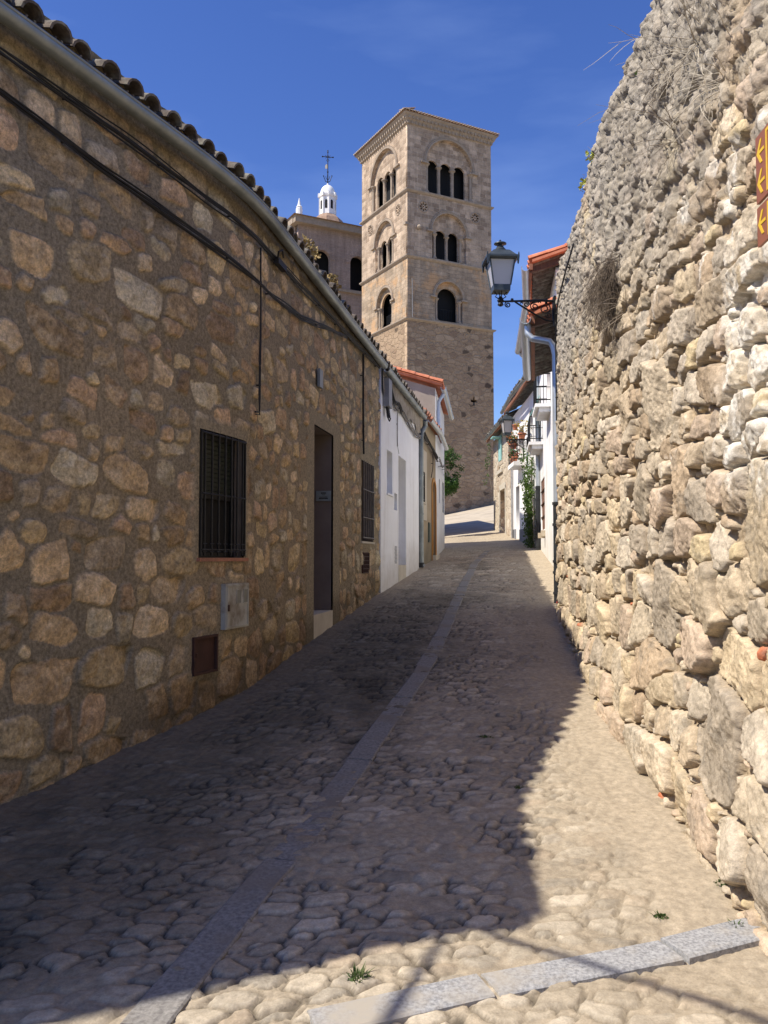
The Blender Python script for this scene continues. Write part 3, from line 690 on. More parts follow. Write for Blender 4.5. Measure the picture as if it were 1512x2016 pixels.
# ------------------------------------------------------------------ cables on the left wall
def cable_run(name, label, pts, n=4, r=.010, spread=.02, mat=None, cat='cable', group=None, PM=LM, off=.05, sag=.012, seed=1):
    """bundle of loose wires clipped along a wall; pts (s, z)"""
    rr = random.Random(seed); P = np.array(pts, float)
    seg = np.r_[0, np.cumsum(np.hypot(*np.diff(P[:, :2], axis=0).T))]; q = np.arange(0, seg[-1] + .06, .12); b = MB()
    for k in range(n):
        a0, z0 = rr.uniform(-spread, spread), rr.uniform(-spread, spread); ph = rr.uniform(0, 6)
        pp = []
        for t in q:
            t = min(t, seg[-1]); s = np.interp(t, seg, P[:, 0]); z = np.interp(t, seg, P[:, 1])
            ds = abs(np.interp(t + .1, seg, P[:, 0]) - np.interp(t - .1, seg, P[:, 0])) > .05
            w = sag * math.sin(t * 2.1 + ph) + .4 * sag * math.sin(t * 5.3 + ph * 2)
            m = PM(s + (0 if ds else w + z0), z + (w + z0 if ds else 0), off + a0 * .6); pp.append(m.translation)
        b.tube(pp, r * rr.uniform(.7, 1.2), 6)
    for t in np.arange(.3, seg[-1], .9):
        s = np.interp(t, seg, P[:, 0]); z = np.interp(t, seg, P[:, 1]); m = PM(s, z, off * .5); c = m.translation
        b.tube([c - (m.to_3x3() @ Vector((0, off * .5, 0))), c + m.to_3x3() @ Vector((0, off * .6, 0))], .008, 5)
    o_ = b.build(name, mat or m_cable, None, 60); tag(o_, label, cat, group); return o_
cable_run('wall_cable', 'upper black cable bundle sagging along the stone house just under the gutter', [(3.9, 4.40), (6.4, 4.36), (7.4, 4.35), (8.4, 4.30), (9.4, 4.31), (11., 4.36), (13.6, 4.45), (15.2, 4.5)], 6, .0068, .018, seed=2)
cable_run('wall_cable', 'lower black cable bundle crossing the stone house, rising to join the upper one', [(3.9, 4.22), (6.4, 4.14), (7.2, 4.05), (8.4, 3.97), (9.6, 3.95), (10.6, 4.02), (11.8, 4.22), (12.8, 4.38)], 6, .0068, .017, seed=5)
cable_run('cable_drop', 'thin black cable hanging down the stone wall right of the large grilled window', [(9.36, 4.28), (9.36, 3.4), (9.35, 2.84), (9.30, 2.80), (9.24, 2.83)], 2, .007, .010, seed=4, off=.045)
cable_run('cable_drop', 'black cable dropping to the narrow grilled window beside the white house', [(13.9, 4.42), (13.91, 3.7), (13.95, 3.03)], 3, .008, .014, seed=6, off=.045)
bx = thing('splice_box', 'small black cable clamp and loop on the upper cable bundle', 'cable clamp', M=LM(9.85, 4.30, .06))
b = MB(); b.box(-.13, .13, -.02, .03, -.028, .028); b.tube([(-.13, .02, .01), (-.2, .05, .05), (-.12, .06, .09), (-.02, .04, .06)], .009, 6); b.build('clamp', m_cable, bx, local=True)
# ------------------------------------------------------------------ left row: white cottage, sand house, tall white house
def facade(name, s0, s1, ztop, holes, mat, parent, PM, zbot=-.3, th=.3, off=0.):
    """plane wall between two points of the street line, with real openings; returns placing matrix"""
    p0, p1 = PM(s0, 0, off).translation, PM(s1, 0, off).translation; t = (p1 - p0).normalized(); L = (p1 - p0).length
    n = PM((s0 + s1) / 2).to_3x3() @ Vector((0, 1, 0)); n = (n - t * n.dot(t)).normalized(); k = L / (s1 - s0)
    F = lambda a, z, d: p0 + t * ((a - s0) * k) + n * d + Vector((0, 0, z))
    panel(name, rect(s0, s1, zbot, ztop), holes, th, mat, parent, F, False)
    return F
def fbox(b, F, a0, a1, d0, d1, z0, z1):
    b.hexa([F(a, z, d) for z in (z0, z1) for d in (d0, d1) for a in (a0, a1)]); return b
white_cottage = thing('white_cottage', 'smooth whitewashed cottage joined to the far end of the brown stone house', 'house', M=LM(15.36, 1.1, 0))
F = facade('wall', 15.37, 20.02, 4.72, [rect(15.94, 16.49, 2.64, 3.35), rect(16.70, 16.99, 2.41, 2.70), rect(17.15, 18.04, 1.0, 3.39), rect(16.74, 16.98, 1.50, 1.80)], m_white, white_cottage, LM, th=.35, off=.03)
b = MB(); fbox(b, F, 15.94, 16.49, -.34, -.30, 2.64, 3.35); w = b.build('window', m_white, white_cottage); b = MB(); fbox(b, F, 15.99, 16.44, -.30, -.29, 2.69, 3.30); link('shutter', b.mesh('shutter'), noisy('white shutter', (.50, .50, .52), (.6, .6, .62), 5), w)
b = MB(); fbox(b, F, 16.70, 16.99, -.12, -.08, 2.41, 2.70); b.build('meter_door', noisy('pale meter door', (.42, .42, .42), (.5, .5, .5), 5), white_cottage)
b = MB(); fbox(b, F, 16.74, 16.98, -.04, -.01, 1.5, 1.8)
for i in range(4): fbox(b, F, 16.76, 16.96, -.01, .004, 1.52 + i * .07, 1.56 + i * .07)
b.build('vent_cover', noisy('vent grey', (.40, .40, .41), (.52, .52, .52), 5), white_cottage)
b = MB(); fbox(b, F, 17.10, 18.09, -.345, -.30, 1.3, 3.45); dw = b.build('door', noisy('white door', (.62, .61, .62), (.7, .7, .7), 4), white_cottage)
b = MB(); fbox(b, F, 17.155, 18.035, -.33, .004, .9, 1.47); b.build('threshold', m_pale_pl, white_cottage)
b = MB(); fbox(b, F, 15.90, 16.53, -.05, .03, 2.61, 2.64); b.build('window_sill', m_white, white_cottage)
# crumbling strip of bare render between the whitewash and the gutter
SS = np.arange(15.4, 20.0, .05); ZZ = np.arange(0, .6, .03); X, Y = np.meshgrid(SS, ZZ, indexing='ij'); P = np.zeros(X.shape + (3,))
for i, s in enumerate(SS):
    for j, z in enumerate(ZZ):
        e = .05 * math.sin(s * 3.1) + .04 * math.sin(s * 8.3); P[i, j] = F(s, 4.18 + e * (1 - z / .6) + z, .012 + .03 * (vnoise(np.array(s * 9.), np.array(z * 9.), 3)))
grid_obj('bare_render', P, None, m_rough_pl, white_cottage)
roof(15.45, 20.2, 4.615, .10, LM, m_tile_old, white_cottage, 4.5, .30, 5, seed=8)
gutter(15.36, 20.25, 4.53, .125, .054, m_zinc, white_cottage, LM)
b = MB(); g = LM(20.1, 4.52, .135).translation
P = [LM(20.12, 4.47, .135), LM(20.18, 4.36, .13), LM(20.12, 4.27, .09), LM(19.99, 4.2, .07), LM(19.93, 4.05, .07), LM(19.93, 3., .07), LM(19.93, 1.47, .07), LM(19.94, 1.42, .12)]
b.tube([m.translation for m in P], .052, 12); dp = b.build('downpipe', m_zinc, white_cottage, 50)
for z in (1.7, 2.5, 3.3, 4.0): b = MB(); b.tube([LM(19.93, z - .015, .07).translation, LM(19.93, z + .015, .07).translation], .06, 12); link('pipe_clamp', b.mesh('pipe_clamp'), m_zinc, dp)
b = MB(); b.tube([LM(19.93, 1.40, .07).translation, LM(19.93, 1.50, .07).translation], .06, 12); link('pipe_shoe', b.mesh('pipe_shoe'), m_castpipe, dp)
# fuse box with black glands on the cottage, conduit, looping cables
fb = thing('fuse_box', 'grey box with black cable glands high on the white cottage', 'electric box', M=LM(15.68, 3.86, .035))
b = MB(); b.box(-.15, .15, 0, .10, .12, .56); b.build('case', noisy('box grey', (.22, .22, .23), (.3, .3, .31), 6, .5), fb, local=True)
b = MB()
for x in (-.06, .0, .06): b.tube([(x, .05, .12), (x + .01, .06, .03), (x, .07, -.03)], .022, 7)
b.tube([(-.03, .06, .03), (.05, .09, -.06), (.0, .08, -.1), (-.06, .06, -.04)], .012, 6); b.build('glands', m_cable, fb, local=True)
cable_run('service_cable', 'tangled grey and black wires drooping along the bare render of the white cottage', [(15.6, 4.42), (16.6, 4.15), (17.4, 4.2), (18.4, 4.08), (19.3, 4.05), (20.1, 4.12)], 6, .010, .04, m_cable_g, seed=9, off=.07, sag=.03)
cable_run('service_cable', 'black cable bundle with a splice between the fuse box and the zinc downpipe', [(15.9, 4.42), (16.3, 4.2), (16.8, 4.24), (17.1, 4.16)], 5, .014, .03, seed=10, off=.09, sag=.03)
cable_run('conduit', 'thin grey conduit pair dropping down the white cottage above its doorway', [(17.0, 4.18), (16.92, 4.05), (16.90, 3.6), (16.93, 3.52)], 2, .009, .02, m_cable_g, seed=11, off=.05, sag=.004)
cable_run('conduit', 'hair-thin pale wire running from the conduit to the cottage doorway corner', [(16.93, 3.56), (17.05, 3.46), (17.14, 3.40)], 1, .005, .0, m_cable_g, seed=12, off=.045, sag=.002)

sand_house = thing('sand_house', 'narrow sand plastered house with an orange door between the two white houses on the left', 'house', M=LM(20.05, 1.4, 0))
F = facade('wall', 20.04, 23.42, 4.70, [rect(20.66, 21.02, 2.80, 3.46), arch(22.95, 1.0, 3.22, .40, 10, .55)], m_ochre, sand_house, LM, th=.3)
b = MB(); fbox(b, F, 20.30, 21.42, 0, .012, 2.45, 3.9)
b2 = MB()
panel('pale_surround', rect(20.28, 21.42, 2.42, 3.95), [rect(20.66, 21.02, 2.80, 3.46)], .012, m_pale_pl, sand_house, lambda a, z, d: F(a, z, d + .012 + .003), False)
b = MB(); fbox(b, F, 20.64, 21.04, -.2, -.16, 2.78, 3.48); w = b.build('window', m_dark, sand_house)
b = MB()
for i in range(4): a = 20.70 + i * .093; b.tube([F(a, 2.8, .02), F(a, 3.46, .02)], .008, 6)
for z in (2.85, 3.13, 3.42): b.tube([F(20.66, z, .024), F(21.02, z, .024)], .007, 6)
b.build('window_grille', m_iron_blk, sand_house)
b = MB(); fbox(b, F, 20.62, 21.06, -.1, .045, 2.765, 2.798); b.build('window_sill', m_pale_pl, sand_house)
panel('door_frame', arch(22.95, 1.0, 3.24, .47, 10, .6), [arch(22.95, 1.01, 3.22, .39, 10, .55)], .02, m_orange_door, sand_house, lambda a, z, d: F(a, z, d + .02 + .004), False)
b = MB(); b.poly([F(a, z, -.06) for a, z in arch(22.95, 1.0, 3.22, .40, 10, .55)]); dd = b.build('door', m_orange_door, sand_house)
b = MB()
for i in range(6): fbox(b, F, 22.60 + i * .118, 22.705 + i * .118, -.058, -.045, 1.7, 3.2)
link('planks', b.mesh('planks'), m_orange_door, dd)
b = MB(); fbox(b, F, 22.5, 23.4, -.1, .10, 1.3, 1.66); b.build('threshold', m_pale_pl, sand_house)
b = MB(); fbox(b, F, 21.75, 22.02, 0, .03, 1.95, 2.40); fbox(b, F, 21.78, 21.99, .03, .036, 1.98, 2.37); b.build('meter_box', noisy('green grey box', (.07, .09, .07), (.12, .14, .12), 8, .6), sand_house)
roof(20.30, 23.3, 4.66, .12, LM, m_tile_mid, sand_house, 3.6, .31, 4, seed=12, r=.086, wob=.006)
gutter(20.9, 25.9, 4.60, .15, .055, m_zinc_new, sand_house, LM)
b = MB()
for i in range(12):
    m = LM(23.5 + i * .2, 4.70, .13); R3 = m.to_3x3(); up = Vector((0, 0, 1)); inn = R3 @ Vector((0, -1, 0)); b.tile(m.translation, (inn + up * .3).normalized(), R3 @ Vector((1, 0, 0)), (up - inn * .3).normalized(), .086, .08, .22)
b.build('pent_tiles', m_tile_mid, sand_house, 50)
cable_run('service_cable', 'dark clump of wires under the eave of the sand coloured house', [(20.3, 4.25), (21.2, 4.16), (22.2, 4.1), (23.2, 4.0)], 6, .014, .05, seed=14, off=.08, sag=.03)
cable_run('service_cable', 'loose wires swinging across the tall white house from the sand coloured one', [(23.2, 4.0), (24.4, 3.95), (25.6, 4.1), (27.2, 3.98)], 4, .010, .03, m_cable_g, seed=15, off=.1, sag=.02)
cable_run('cable_drop', 'black cable dropping towards the orange door', [(22.3, 4.1), (22.28, 3.7), (22.1, 3.55), (21.95, 3.45)], 2, .010, .014, seed=16)

tall_house = thing('tall_white_house', 'taller white house with bright orange roof edge, last of the left row', 'house', M=LM(23.44, 1.6, 0))
F = facade('wall', 23.43, 27.63, 5.80, [rect(24.83, 25.28, 3.05, 3.68), rect(26.57, 27.32, 2.88, 3.76)], m_white, tall_house, LM, th=.3, off=.0)
for a0, a1, z0, z1 in ((24.83, 25.28, 3.05, 3.68), (26.57, 27.32, 2.88, 3.76)):
    b = MB(); fbox(b, F, a0 - .02, a1 + .02, -.16, -.12, z0 - .02, z1 + .02); w = b.build('window', m_dark, tall_house)
    b = MB()
    for q in range(4): a = a0 + (a1 - a0) * (q + .5) / 4; b.tube([F(a, z0, -.03), F(a, z1, -.03)], .009, 6)
    link('bars', b.mesh('bars'), m_iron_blk, w)
nn = LM(25.5).to_3x3() @ Vector((0, 1, 0)); c0 = F(23.43, 0, 0); c1 = F(27.63, 0, 0)
# near gable in bare render, far gable, roof slope rising away from the street
gi = -nn
def gab(c, dx):
    return [c + Vector((0, 0, -.2)), c + gi * 5 + Vector((0, 0, -.2)), c + gi * 5 + Vector((0, 0, 5.8 + 1.5)), c + gi * 2.5 + Vector((0, 0, 5.8 + .76)), c + Vector((0, 0, 5.8))]
tt = (c1 - c0).normalized()
b = MB(); b.prism(gab(c0 + gi * .002, 0), tt * .25); b.build('gable_wall', m_mortar_pl if False else noisy('gable render', (.30, .25, .20), (.42, .36, .30), 2.5, .95, 0, .5, .006), tall_house, label='unpainted brown render gable wall')
b = MB(); b.prism(gab(c1 + gi * .002, 0), tt * -.25); b.build('gable_wall', m_white, tall_house)
b = MB(); A = [c0 - tt * .12 + nn * .16 + Vector((0, 0, 5.84)), c1 + tt * .2 + nn * .16 + Vector((0, 0, 5.84))]; sl_ = gi + Vector((0, 0, .305))
b.prism([A[0], A[1], A[1] + sl_ * 5.2, A[0] + sl_ * 5.2], (0, 0, .06)); b.build('roof_deck', m_tile_new, tall_house)
b = MB(); up = Vector((0, 0, 1)); dn = sl_.normalized(); nu = (up - gi * .305).normalized()
for k in range(14):
    for e, (st_, off) in enumerate(((A[0] + tt * .03, 0), (A[0] + tt * .22, .1))):
        b.tile(st_ + dn * (k * .36) + nu * (.055 + .03 * (1 - e)) , dn, tt, nu, .095, .08, .42)
for i in range(20):
    st_ = A[0] + tt * (.42 + i * .215)
    for k in range(3): b.tile(st_ + dn * (k * .36) + nu * .06, dn, tt, nu, .09, .08, .42)
b.build('roof', m_tile_new, tall_house, 50)
gutter(23.36, 28.2, 5.80, .20, .065, m_zinc_new, tall_house, LM, 1.1)
b = MB(); b.tube([F(23.9, 5.75, .18), F(23.9, 5.55, .06), F(23.9, 5.3, .05), F(23.9, 4.75, .05)], .045, 10); b.build('downpipe', noisy('pale blue zinc', (.42, .50, .66), (.5, .58, .74), 4, .4, .2), tall_house, 50)

# block on the far corner, out of sight but throwing its shadow over the paved square
corner = thing('corner_house', 'rendered house beyond the left row, mostly hidden behind the tall white one', 'house', (0, 33, 2.5))
b = MB(); b.box(-6, 1.72, 31.6, 40, 1, 6.9); b.build('wall', m_ochre, corner)
b = MB(); b.prism([(-6.2, 31.4, 6.9), (1.9, 31.4, 6.9), (-2.1, 31.4, 7.15)], (0, 8.8, 0)); b.build('roof', m_tile_old, corner)

# ------------------------------------------------------------------ the big rubble wall on the right
rubble_wall = thing('rubble_wall', 'high old retaining wall of sunlit rough rubble filling the right side', 'wall', M=RM(4.6, .1, 0))
WTOP = lambda s: .0 + np.interp(s, [0, 4, 6.2, 7.2, 9.3, 11.5, 12.6], [5.08, 5.06, 5.07, 5.08, 5.14, 5.34, 5.50])
def build_right_wall():
    S = graded([(1.6, 7.2, .0078), (7.2, 12.62, .0125)]); T = graded([(-.1, 3., .0082), (3., 5.75, .0105)])
    F = Field(S, T, .022, 9., 41, 10); r2 = np.random.RandomState(77)
    # a few landmark blocks seen in the picture, then courses of falling size
    for x, y, rx, ry, a in ((4.93, .80, .30, .27, .06), (6.2, .98, .30, .15, -.15), (5.9, 1.33, .22, .24, .1), (5.15, 1.42, .26, .17, 0), (7.1, .72, .17, .26, .2), (7.7, 1.72, .28, .16, -.05), (6.9, 2.02, .17, .16, 0), (6.4, 2.02, .17, .17, 0), (5.55, 1.98, .21, .21, .1), (6.0, 2.52, .20, .24, .05), (6.9, 2.62, .20, .17, -.2), (4.4, 1.75, .24, .22, 0), (6.62, 1.3, .12, .20, .1)):
        F.add(x, y, rx, ry, a, 3.6, -.03)
    z = -.1
    while z < 5.7:
        h = (r2.uniform(.20, .34) if z < 1.1 else r2.uniform(.12, .24) if z < 2.6 else r2.uniform(.10, .23)); s = 1.5 + r2.uniform(0, .2)
        while s < 12.7:
            w = h * r2.uniform(.7, 2.3); x, y = s + w / 2, z + h / 2 + r2.uniform(-.05, .05) + .04 * math.sin(s * 1.3)
            if F.near(x, y) > -.02 and r2.rand() > .05: F.add(x, y, w * r2.uniform(.47, .58), h * r2.uniform(.46, .57), r2.uniform(-.22, .22), 3., r2.uniform(-.012, .012))
            s += w
        z += h
    for _ in range(9000):
        x, y = r2.uniform(1.6, 12.6), r2.uniform(-.1, 5.6); q = F.near(x, y)
        if q > .012: r = min(q * 1.2 + .008, r2.uniform(.018, .06)); F.add(x, y, r * r2.uniform(.8, 1.6), r, r2.uniform(-1, 1), 2.3)
    sd = F.sdf(.005); k = len(F.st); id_ = F.id; st = np.vstack([F.arr(), [0, 0, 1, 1]])
    size = np.sqrt(st[:, 2] * st[:, 3])
    hi = sstep(2.5, 4.2, F.Y + .9 * (fbm(F.X * .6, F.Y * .6, 3, 14) - .5))
    pr = r2.uniform(.25, 1., k + 1)
    ew = np.clip(.2 * size, .008, .018)[id_]
    q = np.clip(sd / ew, 0, 1); dome = np.sqrt(np.clip(1 - (1 - q) ** 2.2, 0, 1))
    rel = dome * (.012 + .010 * sstep(.03, .08, size)[id_] + np.clip(size, .02, .14)[id_] * .20 * pr[id_]) + (pr[id_] - .5) * .02 * dome
    tx = r2.uniform(-.13, .13, k + 1); tz = r2.uniform(-.12, .15, k + 1)
    tilt = ((F.X - st[id_, 0]) * tx[id_] + (F.Y - st[id_, 1]) * tz[id_]) * np.clip(sd / .02, 0, 1)
    fac = 0
    for q in range(3):
        an = r2.uniform(0, 6.28, k + 1); of = r2.uniform(-.1, .55, k + 1); sl_ = r2.uniform(.05, .5, k + 1); pj = (F.X - st[id_, 0]) * np.cos(an)[id_] + (F.Y - st[id_, 1]) * np.sin(an)[id_]
        fac = fac + sl_[id_] * np.maximum(0, pj - (of * size)[id_]) * .8
    n1 = fbm(F.X * 13, F.Y * 13, 5, 25) - .5; n2 = fbm(F.X * 45, F.Y * 45, 3, 35) - .5; n3 = fbm(F.X * .8, F.Y * .8, 3, 45) - .5; ns = fbm(F.X * 26, F.Y * 7, 3, 95) - .5
    # facets: each stone broken by ridged noise
    rid = np.abs(fbm(F.X * 6 + id_ * 3.7, F.Y * 6, 3, 56) - .5)
    m = np.clip((sd + .001) / .005, 0, 1); h = rel + tilt - np.minimum(fac, .03) * dome - rid * .02 * dome + n1 * .014 + n2 * .016 + (fbm(F.X * 95, F.Y * 95, 2, 135) - .5) * .010 + n3 * .08 + ns * .012 - (1 - m) * (.030 - .018 * hi)
    # crusty mortar fills the joints high up
    h = h * (1 - hi * .66) + hi * (n1 * .075 + ns * .055 + n2 * .02 + .012)
    # rounded crest and foot
    top = WTOP(F.X) + .14 * (fbm(F.X * 2.6, F.X * 0, 4, 3) - .5) + .05 * (fbm(F.X * 14, F.X * 0, 3, 5) - .5)
    Z = np.minimum(F.Y, top); over = np.clip((F.Y - top + .10) / .10, 0, 1); h = h - over ** 2 * .10
    lean = .04 - .012 * np.clip(F.Y - 1.5, 0, 5)          # battered: leans back a little
    foot = .07 * sstep(.8, 0, F.Y - .35)
    pal = np.array([(.52, .44, .34), (.47, .39, .30), (.58, .51, .42), (.42, .37, .31), (.50, .42, .31), (.55, .50, .44), (.44, .34, .25), (.60, .50, .36), (.38, .34, .30), (.50, .40, .33)])
    bc = pal[r2.randint(0, len(pal), k + 1)] * r2.uniform(.82, 1.10, (k + 1, 1))
    bc = (bc * .72 + np.array([.50, .42, .32]) * .28) * np.array([.98, .95, .90])
    redn = r2.rand(k + 1) < .028; bc[redn & (size < .07)] = (.50, .17, .09); yl = (r2.rand(k + 1) < .05) & (size < .12); bc[yl] = (.54, .44, .28)
    bc[-1] = (.45, .38, .29)
    mm = m[..., None]; mort = np.array([.38, .30, .21]) * (.8 + .4 * (n1[..., None] + .5))
    var = (1 + .55 * (fbm(F.X * 8, F.Y * 8, 4, 17)[..., None] - .5))
    col = mort * (1 - mm) + bc[id_] * var * mm
    gr = (.42 + .0 * n1)[..., None]; grey = np.array([.30, .275, .24]) * (.75 + .6 * (fbm(F.X * 5, F.Y * 2.2, 4, 27)[..., None]))
    wgt = (hi * sstep(.30, .62, fbm(F.X * 1.5, F.Y * .9, 4, 37) + .12 * hi))[..., None] * .80; col = col * (1 - wgt) + grey * wgt
    lich = sstep(.60, .68, fbm(F.X * 11, F.Y * 11, 4, 47))[..., None] * (.35 + .3 * hi[..., None]); col = col * (1 - lich) + np.array([.22, .20, .175]) * lich
    # remains of limewash at the near end
    lim = sstep(5.10, 4.75, F.X + .35 * (fbm(F.X * 3, F.Y * 1.6, 4, 57) - .5)) * sstep(1.75, 2.1, F.Y + .4 * (fbm(F.X * 4, F.Y * 3, 3, 67) - .5)) * sstep(3.0, 2.75, F.Y + .3 * (fbm(F.X * 4, F.Y * 3, 3, 68) - .5))
    spot = sstep(.62, .66, fbm(F.X * 4.2, F.Y * 2.6, 4, 87)) * sstep(6.6, 5.6, F.X) * sstep(1.6, 2.3, F.Y) * sstep(3.9, 3.3, F.Y) * .8
    lim = np.maximum(lim * sstep(.30, .42, fbm(F.X * 12, F.Y * 9, 3, 97)), spot)[..., None] * (.25 + .5 * sstep(.4, .6, fbm(F.X * 20, F.Y * 14, 3, 197)))[..., None]; col = col * (1 - lim) + np.array([.78, .75, .70]) * lim
    x, y, tx_, ty_, nx, ny = RP.at(F.X); hh = h + lean + foot
    P = np.stack([x + nx * hh, y + ny * hh, Z], -1)
    grid_obj('wall_face', P, col, m_rwall, rubble_wall)
    # crest: carry the top edge back over the wall, then down the far side
    rows = []
    for i in range(10):
        d = -i * .07; zz = P[:, -1, 2] - .004 - (.02 * i) + .05 * (fbm(S * 6, S * 0 + i * .9, 3, 6) - .5) * (i > 0)
        rows.append(np.stack([P[:, -1, 0] + nx[:, -1] * d, P[:, -1, 1] + ny[:, -1] * d, zz], -1))
    rows.append(rows[-1] * np.array([1, 1, 0]) + np.array([0, 0, -.1]))
    Q = np.stack(rows, 1); grid_obj('wall_crest', Q, np.ones(Q.shape) * np.array([.30, .26, .20]), m_rwall, rubble_wall)
    # far end of the wall
    e = P[-1]; back = np.stack([e[:, 0] - nx[-1] * .75, e[:, 1] - ny[-1] * .75, e[:, 2]], -1)
    Q = np.stack([e * (1 - f) + back * f + np.array([tx_[-1, 0], ty_[-1, 0], 0]) * .03 * math.sin(f * 3.1) for f in np.linspace(0, 1, 14)], 0)
    grid_obj('wall_end', Q, np.ones(Q.shape) * np.array([.5, .42, .31]), m_rwall, rubble_wall)
build_right_wall()
b = MB(); m = RM(12.66, 0, -.02)
zz = np.linspace(-.1, 5.0, 60); b.M = m
pp = [(0 + .012 * math.sin(z * 5), -.03 * max(0, z - 1.5) + .012 * math.sin(z * 3.3 + 1), z) for z in zz]; b.tube(pp, .05, 10); b.build('corner_render', noisy('sandy corner render', (.50, .40, .27), (.62, .52, .38), 7, .95, 0, .7, .01), rubble_wall, 60)
tag(cable_run('wall_cable', 'old black cable climbing the far edge of the rubble wall above the big lantern', [(12.3, 3.4), (12.28, 4.5), (11.9, 4.82), (10.6, 4.84), (9.6, 4.78)], 2, .009, .015, seed=21, PM=RM, off=.06))

# direction boards at the near end of the rubble wall
m_sign = noisy('maroon sign', (.25, .09, .045), (.32, .12, .06), 6, .45, 0, .05, .001)
m_yel = noisy('yellow sign paint', (.70, .45, .03), (.78, .52, .05), 8, .5, 0, .03, .001)
def rsm(s, z, bb): return RP.M(s, z, bb)
for (zt, zb, s_near, lab, arrows) in ((3.19, 2.935, 3.55, 'upper maroon direction board with two yellow arrows, on the near end of the rubble wall', (3.12, 3.005)), (2.918, 2.77, 3.55, 'lower maroon direction board with one yellow arrow, under the larger board', (2.85,))):
    sg = thing('direction_sign', lab, 'sign', M=rsm(s_near, zb, .125), group='maroon direction boards on the rubble wall')
    # local x runs away from the camera, y out of the wall
    b = MB(); b.box(-1.1, .655, -.012, .0, 0, zt - zb); b.build('board', m_sign, sg, local=True)
    b = MB()
    x1 = .555; 
    for x0, x1_, z0, z1 in ((-1.06, x1, .012, .024), (-1.06, x1, zt - zb - .024, zt - zb - .012), (x1 - .012, x1, .024, zt - zb - .024)): b.box(x0, x1_, .0, .0015, z0, z1)
    b.build('border', m_yel, sg, local=True)
    for za in arrows:
        z = za - zb; b = MB(); tip = .642
        # arrow pointing away along the wall (left in the picture)
        b.prism([(tip, 0, z), (tip - .034, 0, z + .045), (tip - .052, 0, z + .045), (tip - .024, 0, z + .006), (tip - .07, 0, z + .006), (tip - .07, 0, z - .006), (tip - .024, 0, z - .006), (tip - .052, 0, z - .045), (tip - .034, 0, z - .045)], (0, .002, 0))
        b.build('arrow', m_yel, sg, local=True)
    for x in (-.6, .6): b = MB(); b.box(x - .02, x + .02, -.10, -.013, .03, zt - zb - .03); b.build('bracket', m_ironlite, sg, local=True)
# ------------------------------------------------------------------ right row of houses
def wall_thick(b, F, a0, a1, z0, z1, d0, d1): return fbox(b, F, a0, a1, d0, d1, z0, z1)
def eave_soffit(b, PM, s0, s1, z, out, mat_step=.22):
    """boards or tile bellies seen from below"""
    A = [PM(s, z, out).translation for s in np.linspace(s0, s1, 6)]; Bq = [PM(s, z + out * .28, -.05).translation for s in np.linspace(s0, s1, 6)]
    b.strip(A, Bq); return b
low_white = thing('low_eaved_house', 'bright white house with low tiled eave and big zinc gutter just past the rubble wall', 'house', M=RM(12.75, 1, 0))
F = facade('wall', 12.74, 16.95, 5.0, [rect(14.6, 15.5, 1.9, 3.3)], m_white_warm, low_white, RM)
b = MB(); fbox(b, F, 14.58, 15.52, -.14, -.10, 1.88, 3.32); b.build('window', m_wood, low_white)
def right_roof(parent, s0, s1, z, out, depth, slope, mat, pitch=.23, seed=1, verge=True, rows=4, gm=None, gs=None, gr=.075, joint=1.1, ext0=0.):
    roof(s0, s1, z + .10, out - .04, RM, mat, parent, depth, slope, rows, pitch, .09, seed=seed, wob=.006)
    # belly of the overhanging pan tiles between rafters, fascia board
    b = MB(); rr = random.Random(seed); n = int((s1 - s0) / .23)
    for i in range(n):
        s = s0 + .1 + i * .23; m = RM(s, z + .045, out - .06); R3 = m.to_3x3(); up = Vector((0, 0, 1)); inn = R3 @ Vector((0, -1, 0)); side = R3 @ Vector((1, 0, 0)); d = (inn + up * slope).normalized(); nu = (up - inn * slope).normalized()
        b.tile(m.translation + d * .02, d, side, nu, .098, .098, out + .05, .014, 8, -1.)
    b.build('eave_tiles', m_tile_old, parent, 50)
    b = MB(); R_ = [RM(s, 0, 0) for s in (s0 - .02, s1)]
    for (o0, o1, z0, z1) in ((out - .10, out - .04, -.06, .05),):
        b.hexa([RM(s, z + zz, oo).translation for zz in (z0, z1) for oo in (o0, o1) for s in (s0 - .02, s1)])
    b.build('fascia', m_eavewood, parent)
    b = MB(); m = RM(s0 + .02, 0, 0); b.M = m
    b.hexa([(0, 0, z + out * slope - .14), (.06, 0, z + out * slope - .14), (0, out - .05, z - .10), (.06, out - .05, z - .10), (0, 0, z + out * slope), (.06, 0, z + out * slope), (0, out - .05, z + .03), (.06, out - .05, z + .03)])
    b.hexa([(0, -depth + .4, z + (depth) * slope - .14), (.06, -depth + .4, z + depth * slope - .14), (0, 0, z + out * slope - .14), (.06, 0, z + out * slope - .14), (0, -depth + .4, z + depth * slope), (.06, -depth + .4, z + depth * slope), (0, 0, z + out * slope), (.06, 0, z + out * slope)])
    b.build('barge_board', m_wood, parent)
    gutter(s0 + ext0, gs or s1, z, out + .03, gr, gm or m_zinc_new, parent, RM, joint)
right_roof(low_white, 12.95, 16.9, 4.93, .50, 3.0, .30, m_tile_new, seed=31, ext0=-.12)
b = MB(); b.M = RM(12.75); b.box(0, .25, -4, -.002, .5, 4.95); b.build('gable_wall', m_white_warm, low_white)
b = MB()   # long zinc downpipe with swan neck off the low gutter
P = [(13.0, 4.88, .50), (12.98, 4.74, .50), (12.95, 4.66, .44), (12.92, 4.60, .2), (12.9, 4.52, .15), (12.88, 4.4, .125), (12.86, 3.2, .125), (12.84, 2.3, .125)]
b.tube([RM(s, z, o_).translation for s, z, o_ in P], .048, 12); dp = b.build('downpipe', m_zinc_new, low_white, 50)
